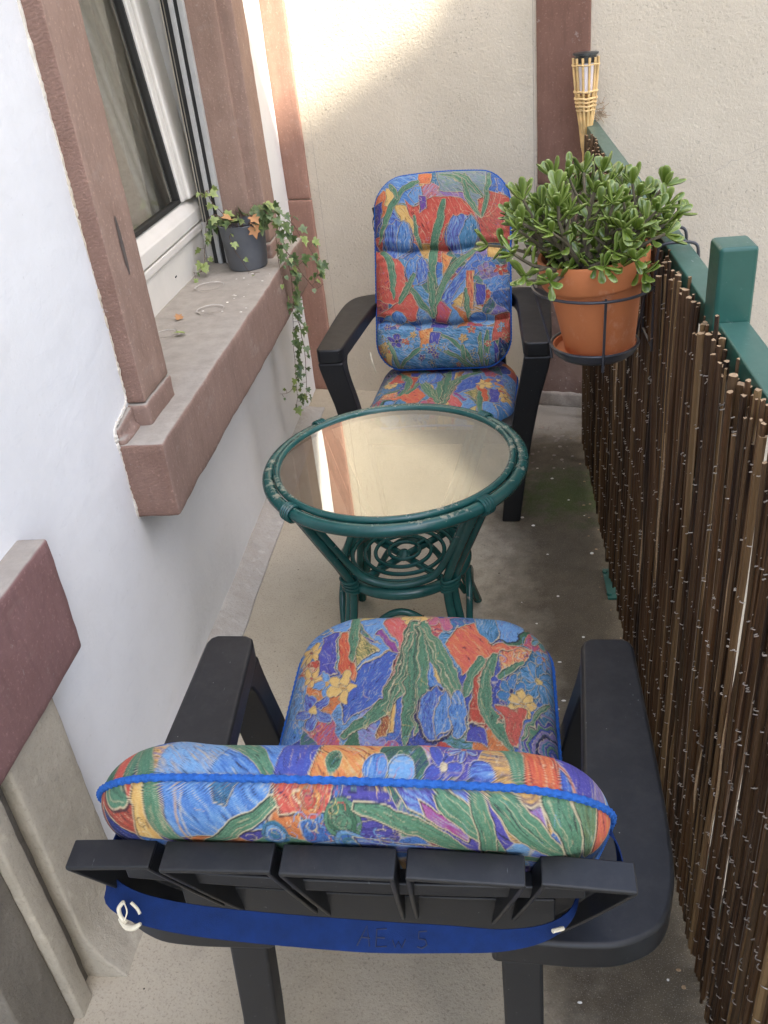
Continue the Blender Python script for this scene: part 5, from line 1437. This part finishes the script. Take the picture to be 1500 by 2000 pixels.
for p, w in (([(705, 180), (690, 300), (640, 470), (560, 600), (380, 720)], 40), ([(712, 185), (720, 380), (700, 560), (680, 760)], 38), ([(735, 190), (800, 300), (880, 430), (960, 600)], 42), ([(725, 200), (760, 380), (745, 560), (730, 720)], 26), ([(700, 250), (650, 420), (600, 620)], 18), ([(1040, 330), (985, 420), (960, 520)], 26), ([(1100, 300), (1060, 420), (1060, 560), (1130, 660), (1210, 760)], 34), ([(1230, 340), (1150, 390), (1105, 420)], 16), ([(1360, 470), (1300, 570), (1250, 700)], 14)): A.leaf(p, w)
A.tulip(830, 600, 175, 240, 0.03, ('cobalt', 'sky', 'blue')); A.ellipse(935, 600, 42, 112, 'blue', -.08, PI / 2, 'sky')
for p in ([(690, 200), (640, 420), (560, 590)], [(728, 210), (725, 500), (700, 720)], [(748, 215), (830, 380), (930, 560)]):
    for dx in (-12, -4, 6, 14): A.stroke([(x + dx * (0.3 + .7 * k), y) for k, (x, y) in enumerate(p)], 1.8, A.r.choice(['cream', 'dark', 'dark', 'moss']), .75)

A.scribble(450, 46)
# --- top roll of the near backrest cushion
CT = Canvas(170, 1380, 1050, 360, 0.8, 12, 3.0); CT.base(80)
CT.poly([(190, 1550), (260, 1535), (262, 1580), (200, 1610)], 'navy', .8, 'violet'); CT.poly([(240, 1535), (330, 1530), (325, 1620), (290, 1640), (200, 1620)], 'red', .5, 'coral'); CT.curls(240, 1535, 325, 1620, 34, ['cream', 'dark', 'orange'], 13)
CT.poly([(318, 1530), (350, 1530), (365, 1650), (310, 1640)], 'ochre', 1.4, 'yellow'); CT.curls(315, 1535, 370, 1650, 14, ['dark', 'cream'], 12); CT.poly([(200, 1600), (320, 1590), (310, 1660), (230, 1680)], 'rust', .2, 'red'); CT.poly([(230, 1640), (310, 1640), (330, 1700), (250, 1700)], 'navy', .3, 'cobalt')
CT.leaf([(195, 1620), (260, 1612), (310, 1590)], 13); CT.poly([(375, 1530), (585, 1530), (575, 1610), (400, 1640), (385, 1600)], 'blue', .8, 'sky', k=.8); CT.poly([(470, 1540), (520, 1545), (505, 1575), (478, 1570)], 'teal', .8, 'navy', 'cream', 1.0)
CT.leaf([(352, 1520), (362, 1590), (405, 1670)], 18); CT.stroke([(410, 1530), (408, 1600), (420, 1660)], 3.2, 'ochre', .9); CT.stroke([(424, 1530), (418, 1590), (424, 1640)], 2.0, 'cream', .9); CT.leaf([(600, 1565), (520, 1610), (435, 1665)], 14)
CT.poly([(580, 1530), (700, 1530), (690, 1580), (600, 1590)], 'coral', .7, 'red'); CT.swirl(655, 1563, 30, ['coral', 'orange', 'red'], 7); CT.swirl(715, 1595, 34, ['sage', 'green', 'sage'], 8); CT.curls(590, 1540, 720, 1640, 50, ['cream', 'yellow', 'navy', 'red', 'sky'], 13); CT.swirl(590, 1625, 26, ['teal', 'sky', 'blue'], 6); CT.swirl(725, 1645, 34, ['sky', 'blue', 'teal'], 7)
CT.poly([(730, 1620), (900, 1640), (960, 1680), (740, 1680)], 'violet', .15, 'sky'); CT.curls(740, 1590, 860, 1680, 40, ['sky', 'cream', 'navy', 'lilac'], 11); CT.poly([(800, 1535), (940, 1545), (930, 1620), (830, 1570)], 'violet', .5, 'sky'); CT.poly([(850, 1560), (935, 1590), (930, 1622), (860, 1585)], 'magenta', .5, 'lilac')
CT.leaf([(735, 1570), (820, 1590), (900, 1630), (950, 1668)], 15); CT.leaf([(880, 1545), (930, 1585), (1000, 1650)], 18); CT.leaf([(945, 1540), (962, 1600), (970, 1690)], 17); CT.poly([(1010, 1560), (1060, 1570), (1085, 1640), (1050, 1620)], 'lilac', 1.0, 'magenta')
CT.leaf([(975, 1545), (1040, 1600), (1100, 1665)], 22); CT.leaf([(1065, 1560), (1110, 1610), (1120, 1690)], 20); CT.leaf([(1105, 1575), (1145, 1620), (1145, 1690)], 15, 'moss', 'sage'); CT.poly([(1165, 1590), (1200, 1605), (1195, 1680), (1155, 1690)], 'coral', 1.3, 'orange'); CT.leaf([(960, 1650), (1040, 1680), (1120, 1690)], 12)
# front side of the roll
CT.lw = 0.25
CT.poly([(190, 1530), (260, 1525), (300, 1400), (190, 1400)], 'green', 1.2, 'sage'); CT.poly([(255, 1520), (300, 1515), (300, 1420), (262, 1430)], 'coral', 1.3, 'red'); CT.leaf([(300, 1530), (305, 1470), (340, 1400)], 16); CT.leaf([(365, 1530), (330, 1490), (300, 1440)], 10)
CT.poly([(355, 1525), (520, 1522), (600, 1400), (370, 1400)], 'sky', .5, 'grey'); CT.curls(340, 1420, 520, 1520, 30, ['cream', 'dark', 'navy'], 12); CT.poly([(460, 1522), (600, 1520), (600, 1440), (500, 1440)], 'blue', .5, 'sky'); CT.leaf([(440, 1440), (510, 1470), (590, 1525)], 15)
CT.poly([(585, 1522), (650, 1522), (672, 1400), (600, 1400)], 'cobalt', 1.4, 'violet'); CT.poly([(650, 1525), (770, 1525), (780, 1420), (680, 1400)], 'orange', .6, 'ochre'); CT.curls(650, 1430, 770, 1525, 36, ['coral', 'yellow', 'dark', 'cream'], 12); CT.swirl(692, 1500, 16, ['sage', 'green'], 6)
for (x, c) in ((770, 'blue'), (818, 'sky'), (960, 'cobalt')): CT.ellipse(x, 1510, 24, 20, c, 0, None, 'sky')
CT.flower(890, 1500, 34, 'cobalt', 5, 'cream', 'violet'); CT.flower(925, 1470, 26, 'violet', 5, 'coral', 'sky'); CT.curls(760, 1420, 980, 1520, 30, ['navy', 'cream', 'sky', 'coral'], 12)
CT.leaf([(985, 1430), (1015, 1480), (1030, 1545)], 16); CT.poly([(1035, 1550), (1030, 1440), (1090, 1450), (1090, 1560)], 'red', 1.3, 'orange'); CT.curls(1040, 1470, 1090, 1550, 14, ['dark', 'cream'], 8); CT.poly([(1090, 1570), (1095, 1470), (1160, 1480), (1195, 1600)], 'cobalt', .9, 'blue'); CT.curls(1095, 1490, 1180, 1590, 20, ['lilac', 'cream', 'navy'], 12)
CT.scribble(380, 14)
ALBEDO = 0.66

# ---- cushion pads
def pad_mesh(name, hw, hl, r, T, nu, nv, place, color, crease=None, edge_a=0.55):
    t = np.linspace(-1, 1, nv); s = np.linspace(-1, 1, nu)
    gv = (np.sin(t * PI / 2) * edge_a + t * (1 - edge_a)) * hl
    gs = np.sin(s * PI / 2) * 0.35 + s * 0.65
    S, V = np.meshgrid(gs, gv)
    q = np.maximum(np.abs(V) - (hl - r), 0)
    half = hw - (r - np.sqrt(np.maximum(r * r - q * q, 0)))
    U = S * half
    qx = np.abs(U) - (hw - r); qy = np.abs(V) - (hl - r)
    d = r - np.hypot(np.maximum(qx, 0), np.maximum(qy, 0)) - np.minimum(np.maximum(qx, qy), 0)
    d = np.maximum(d, 0)
    R = T * 0.60
    h = T / 2 * np.sqrt(np.maximum(1 - (1 - np.minimum(d / R, 1)) ** 2, 0))
    edge = np.minimum(d / 0.012, 1)
    lump = smooth_noise(nv, nu, 40, 17) * 0.0016 * edge
    hf = h + lump + (crease(U, V, edge) if crease else 0)
    hb = h * 0.94
    Pf = place(U, V, hf); Pb = place(U, V, -hb)
    n = nu * nv
    verts = np.concatenate([Pf.reshape(-1, 3), Pb.reshape(-1, 3)])
    i = np.arange((nv - 1) * (nu - 1)); a = (i // (nu - 1)) * nu + i % (nu - 1)
    fq = np.stack([a, a + 1, a + nu + 1, a + nu], 1); bq = np.stack([a, a + nu, a + nu + 1, a + 1], 1) + n
    faces = np.concatenate([fq, bq])
    me = bpy.data.meshes.new(name)
    me.vertices.add(len(verts)); me.vertices.foreach_set('co', verts.astype(np.float32).ravel())
    me.loops.add(faces.size); me.loops.foreach_set('vertex_index', faces.astype(np.int32).ravel())
    me.polygons.add(len(faces)); me.polygons.foreach_set('loop_start', np.arange(0, faces.size, 4, dtype=np.int32)); me.polygons.foreach_set('loop_total', np.full(len(faces), 4, np.int32))
    me.polygons.foreach_set('use_smooth', np.ones(len(faces), bool))
    me.update(calc_edges=True)
    cf = color(U, V, True, d); cb = color(U, V, False, d)
    c = np.ones((2 * n, 4), np.float32); c[:n, :3] = cf.reshape(-1, 3) * ALBEDO; c[n:, :3] = cb.reshape(-1, 3) * ALBEDO
    at = me.color_attributes.new('print', 'FLOAT_COLOR', 'POINT'); at.data.foreach_set('color', c.ravel())
    me.materials.append(M['fabric'])
    return me
def rim_path(hw, hl, r, place, n=26, off=0.0, step=0.0016):
    pts = []
    for (cx, cy, a0) in ((hw - r, hl - r, 0), (-(hw - r), hl - r, PI / 2), (-(hw - r), -(hl - r), PI), (hw - r, -(hl - r), 1.5 * PI)):
        for k in range(9):
            a = a0 + PI / 2 * k / 8
            pts.append((cx + (r + off) * math.cos(a), cy + (r + off) * math.sin(a)))
    dense = []
    m = len(pts)
    for i in range(m):
        (x0, y0), (x1, y1) = pts[i], pts[(i + 1) % m]
        L = math.hypot(x1 - x0, y1 - y0); k = max(1, int(L / step))
        for j in range(k): dense.append((x0 + (x1 - x0) * j / k, y0 + (y1 - y0) * j / k))
    P = place(np.array([p[0] for p in dense]), np.array([p[1] for p in dense]), np.zeros(len(dense)))
    return [Vector(p) for p in P]
BH = (0.234, 0.318, 0.095)     # half width, half length, corner radius of the back pad
B0 = np.array((0.0, -0.022, 0.380)); B1 = np.array((0.0, -0.312, 0.948))
bdir = (B1 - B0) / np.linalg.norm(B1 - B0); bnor = np.array((0.0, bdir[2], -bdir[1])); bmid = B1 - bdir * BH[1]
def place_back(U, V, Hh):
    U, V, Hh = np.broadcast_arrays(U, V, Hh)
    sag = -0.016 * (U / BH[0]) ** 2 * np.clip((V + 0.1) / 0.4, 0, 1)      # ends droop slightly
    return bmid + U[..., None] * np.array((1.0, 0, 0)) + (V + sag)[..., None] * bdir + (Hh + 0.004 * 0)[..., None] * bnor
SEAT = (0.232, 0.250, 0.105)
def place_seat(U, V, Hh):
    U, V, Hh = np.broadcast_arrays(U, V, Hh)
    y = V
    z = 0.060 * (y / 0.25) * 0.30 - 0.020 * (U / SEAT[0]) ** 2 - 0.014 * np.clip((y - 0.10) / 0.15, 0, 1) ** 2
    return np.stack([U, y, z + Hh], -1)
def crease_back(U, V, edge):
    out = 0
    for v0, dep in ((BH[1] - 0.238, 0.024), (BH[1] - 0.478, 0.024)):
        vc = v0 - 0.016 * (1 - (U / BH[0]) ** 2) + 0.004 * np.sin(U * 40)
        x = V - vc
        out = out - dep * np.exp(-(np.abs(x) / 0.008) ** 1.3) - 0.011 * np.exp(-(x / 0.040) ** 2)
        side = np.clip(np.abs(U) / BH[0] - 0.35, 0, 1)
        out = out + 0.0040 * np.sin((x + 0.05 * np.abs(U)) * 230) * np.exp(-(x / 0.06) ** 2) * side
    return out * edge
def col_far(U, V, front, d):
    X = 520 + (1 - U / BH[0]) / 2 * 725; Y = 65 + (BH[1] - V) / (2 * BH[1]) * 1115
    return B.sample(X, Y)
def col_near(U, V, front, d):
    s = BH[1] - V
    X = 193 + (U / BH[0] + 1) / 2 * 1004
    if front:
        base = B.sample(520 + (U / BH[0] + 1) / 2 * 725, 65 + s / (2 * BH[1]) * 1115)
        return np.where((s < 0.070)[..., None], CT.sample(X, 1523 - np.where(s < 0.05, 0.05 * np.arccos(np.clip(1 - s / 0.05, -1, 1)), s - 0.05 + 0.0785) * 1000), base)
    arc = np.where(s < 0.057, 0.057 * np.arccos(np.clip(1 - s / 0.057, -1, 1)), s - 0.057 + 0.0895)
    return CT.sample(X, np.minimum(1538 + arc * 1300, 1730))
HM = (3250.0163, 610.1865, 708.3951, -140.1542, -2025.338, 1154.34, -0.0816, 0.6797)
def col_seat(U, V, front, d):
    y = V + 0.25
    w = HM[6] * U + HM[7] * y + 1
    X = (HM[0] * U + HM[1] * y + HM[2]) / w; Y = (HM[3] * U + HM[4] * y + HM[5]) / w
    if not front: X = 1500 - X
    return A.sample(X, Y)
back_near = pad_mesh('back_pad', *BH, 0.086, 430, 300, place_back, col_near, None, 0.75)
back_far = pad_mesh('back_pad', *BH, 0.098, 300, 480, place_back, col_far, crease_back, 0.4)
seat_me = pad_mesh('seat_pad', *SEAT, 0.088, 380, 360, place_seat, col_seat, None, 0.4)
rope_b = MB().tube(rim_path(*BH, place_back, off=0.002), 0.0032, 9, loop=True, twist=640, lobes=3, lobe_amp=0.2).mesh('piping', M['piping'])
rope_s = MB().tube(rim_path(*SEAT, place_seat, off=0.002), 0.0034, 9, loop=True, twist=520, lobes=3, lobe_amp=0.16).mesh('piping', M['piping'])
def ribbon(mb, pts, halfw, updir, th=0.0012, mi=0):
    rings = []
    m = len(pts)
    for i, p in enumerate(pts):
        p = Vector(p); t = (Vector(pts[min(i + 1, m - 1)]) - Vector(pts[max(i - 1, 0)])).normalized()
        u = Vector(updir[i] if isinstance(updir, list) else updir); u = (u - t * u.dot(t)).normalized(); nn = t.cross(u)
        hwid = halfw[i] if hasattr(halfw, '__len__') else halfw
        rings.append([p - u * hwid - nn * th / 2, p + u * hwid - nn * th / 2, p + u * hwid + nn * th / 2, p - u * hwid + nn * th / 2])
    return mb.loft(rings, True, True, mi, False)
def cushion(loc, rz, label, bme, seat_shift, near):
    c = empty('cushion', loc, rz)
    if near: c.rotation_euler = (0, math.radians(1.3), rz)
    tag(c, label, 'cushion', 'two floral chair cushions')
    bp = obj('back_pad', bme, c); obj('piping', rope_b, bp)
    bp.location = (-0.002, 0, 0.004) if near else (0.007, 0, 0.017); bp.scale = (1.02, 1, 1) if near else (0.95, 1, 1)
    sp = obj('seat_pad', seat_me, c); sp.location = (0, seat_shift[0], seat_shift[1]); sp.rotation_euler = (seat_shift[2], 0, 0)
    obj('piping', rope_s, sp)
    # elastic strap round the backrest
    path = cr([(-0.246, -0.22, 0.79), (-0.246, -0.290, 0.790), (-0.224, -0.318, 0.785), (-0.15, -0.333, 0.782), (0.0, -0.340, 0.782), (0.09, -0.335, 0.776), (0.14, -0.328, 0.768), (0.18, -0.312, 0.760), (0.205, -0.285, 0.752), (0.215, -0.25, 0.75)], 6)
    sm = MB(); m = len(path)
    ws_ = [0.0138 - 0.0118 * max(0.0, (k / m - 0.45) / 0.55) for k in range(m)]
    ups = [(0, 0.62, 0.72) for k in range(m)]
    ribbon(sm, path, ws_, ups)
    so_ = sm.build('strap', M['strap'], c)
    tab = MB(); ribbon(tab, cr([(0.242, -0.290, 0.785), (0.246, -0.280, 0.815), (0.240, -0.268, 0.840), (0.228, -0.262, 0.850)], 4), 0.009, (0.2, -1, 0.2)); tab.build('strap_tab', M['strap'], c)
    if near:
        # handwriting on the strap: AEw 5
        glyph = {'A': [[(0, 0), (.5, 1), (.62, 0)], [(.2, .42), (.66, .40)]], 'E': [[(.62, 1), (.05, .95), (0, 0), (.62, .05)], [(.04, .5), (.5, .5)]], 'w': [[(0, .5), (.2, 0), (.42, .4), (.66, 0), (.9, .55)]], '5': [[(.6, 1), (.12, .95), (.1, .55), (.5, .5), (.6, .2), (.3, 0), (.02, .1)]]}
        ink = MB()
        idx0 = m * 0.47
        def on_strap(x, hgt):
            # x metres along chair width, hgt 0..1 up the strap
            best = min(range(m), key=lambda k: abs(path[k].x - x)); k2 = min(best + 1, m - 1)
            p = path[best] + (path[k2] - path[best]) * ((x - path[best].x) / max(1e-6, (path[k2].x - path[best].x)))
            u = Vector(ups[best]).normalized(); nn = Vector((0, -u.z, u.y)) * 0.0011
            return p + u * (hgt - 0.5) * 0.029 + nn
        for ch_, x0, sc_ in (('A', 0.008, 0.018), ('E', 0.025, 0.016), ('w', 0.040, 0.013), ('5', 0.062, 0.015)):
            for stroke_ in glyph[ch_]:
                P = [on_strap(x0 + px * sc_, 0.22 + py * sc_ * 34) for px, py in stroke_]
                ink.tube(P, 0.0006, 5)
        ink.build('handwriting', M['ink'], so_)
        # knotted cords at the left end, stub at the right
        kn = MB()
        kn.tube(cr([(-0.214, -0.330, 0.800), (-0.219, -0.333, 0.794), (-0.217, -0.337, 0.787), (-0.211, -0.340, 0.784)], 5), 0.0020, 8)
        kn.tube(cr([(-0.220, -0.336, 0.783), (-0.212, -0.342, 0.780), (-0.203, -0.344, 0.782), (-0.196, -0.342, 0.786)], 5), [0.0015 + 0.0014 * math.sin(PI * k / 15) for k in range(16)], 8)
        kn.tube(cr([(-0.206, -0.331, 0.801), (-0.200, -0.334, 0.797), (-0.197, -0.337, 0.793)], 5), 0.0015, 7)
        kn.tube(cr([(-0.212, -0.333, 0.806), (-0.209, -0.337, 0.796), (-0.213, -0.341, 0.786)], 5), 0.0007, 6)
        kn.build('tie_cord', M['cord'], c)
        kn = MB(); kn.tube([(0.184, -0.318, 0.770), (0.194, -0.312, 0.766)], 0.0020, 8); kn.build('tie_cord', M['cord'], c)
    else:
        kn = MB(); kn.tube(cr([(0.238, -0.02, 0.395), (0.243, -0.01, 0.43), (0.252, -0.03, 0.46)], 5), 0.0028, 7); kn.build('tie_cord', M['cord'], c)
    return c
cushion(*NEAR, 'blue, red and green floral cushion on the foreground armchair with a blue strap behind', back_near, (0.276, 0.440, math.radians(0)), True)
cushion(*FAR, 'tufted floral cushion upright on the armchair by the end wall', back_far, (0.052, 0.345, math.radians(-1)), False)
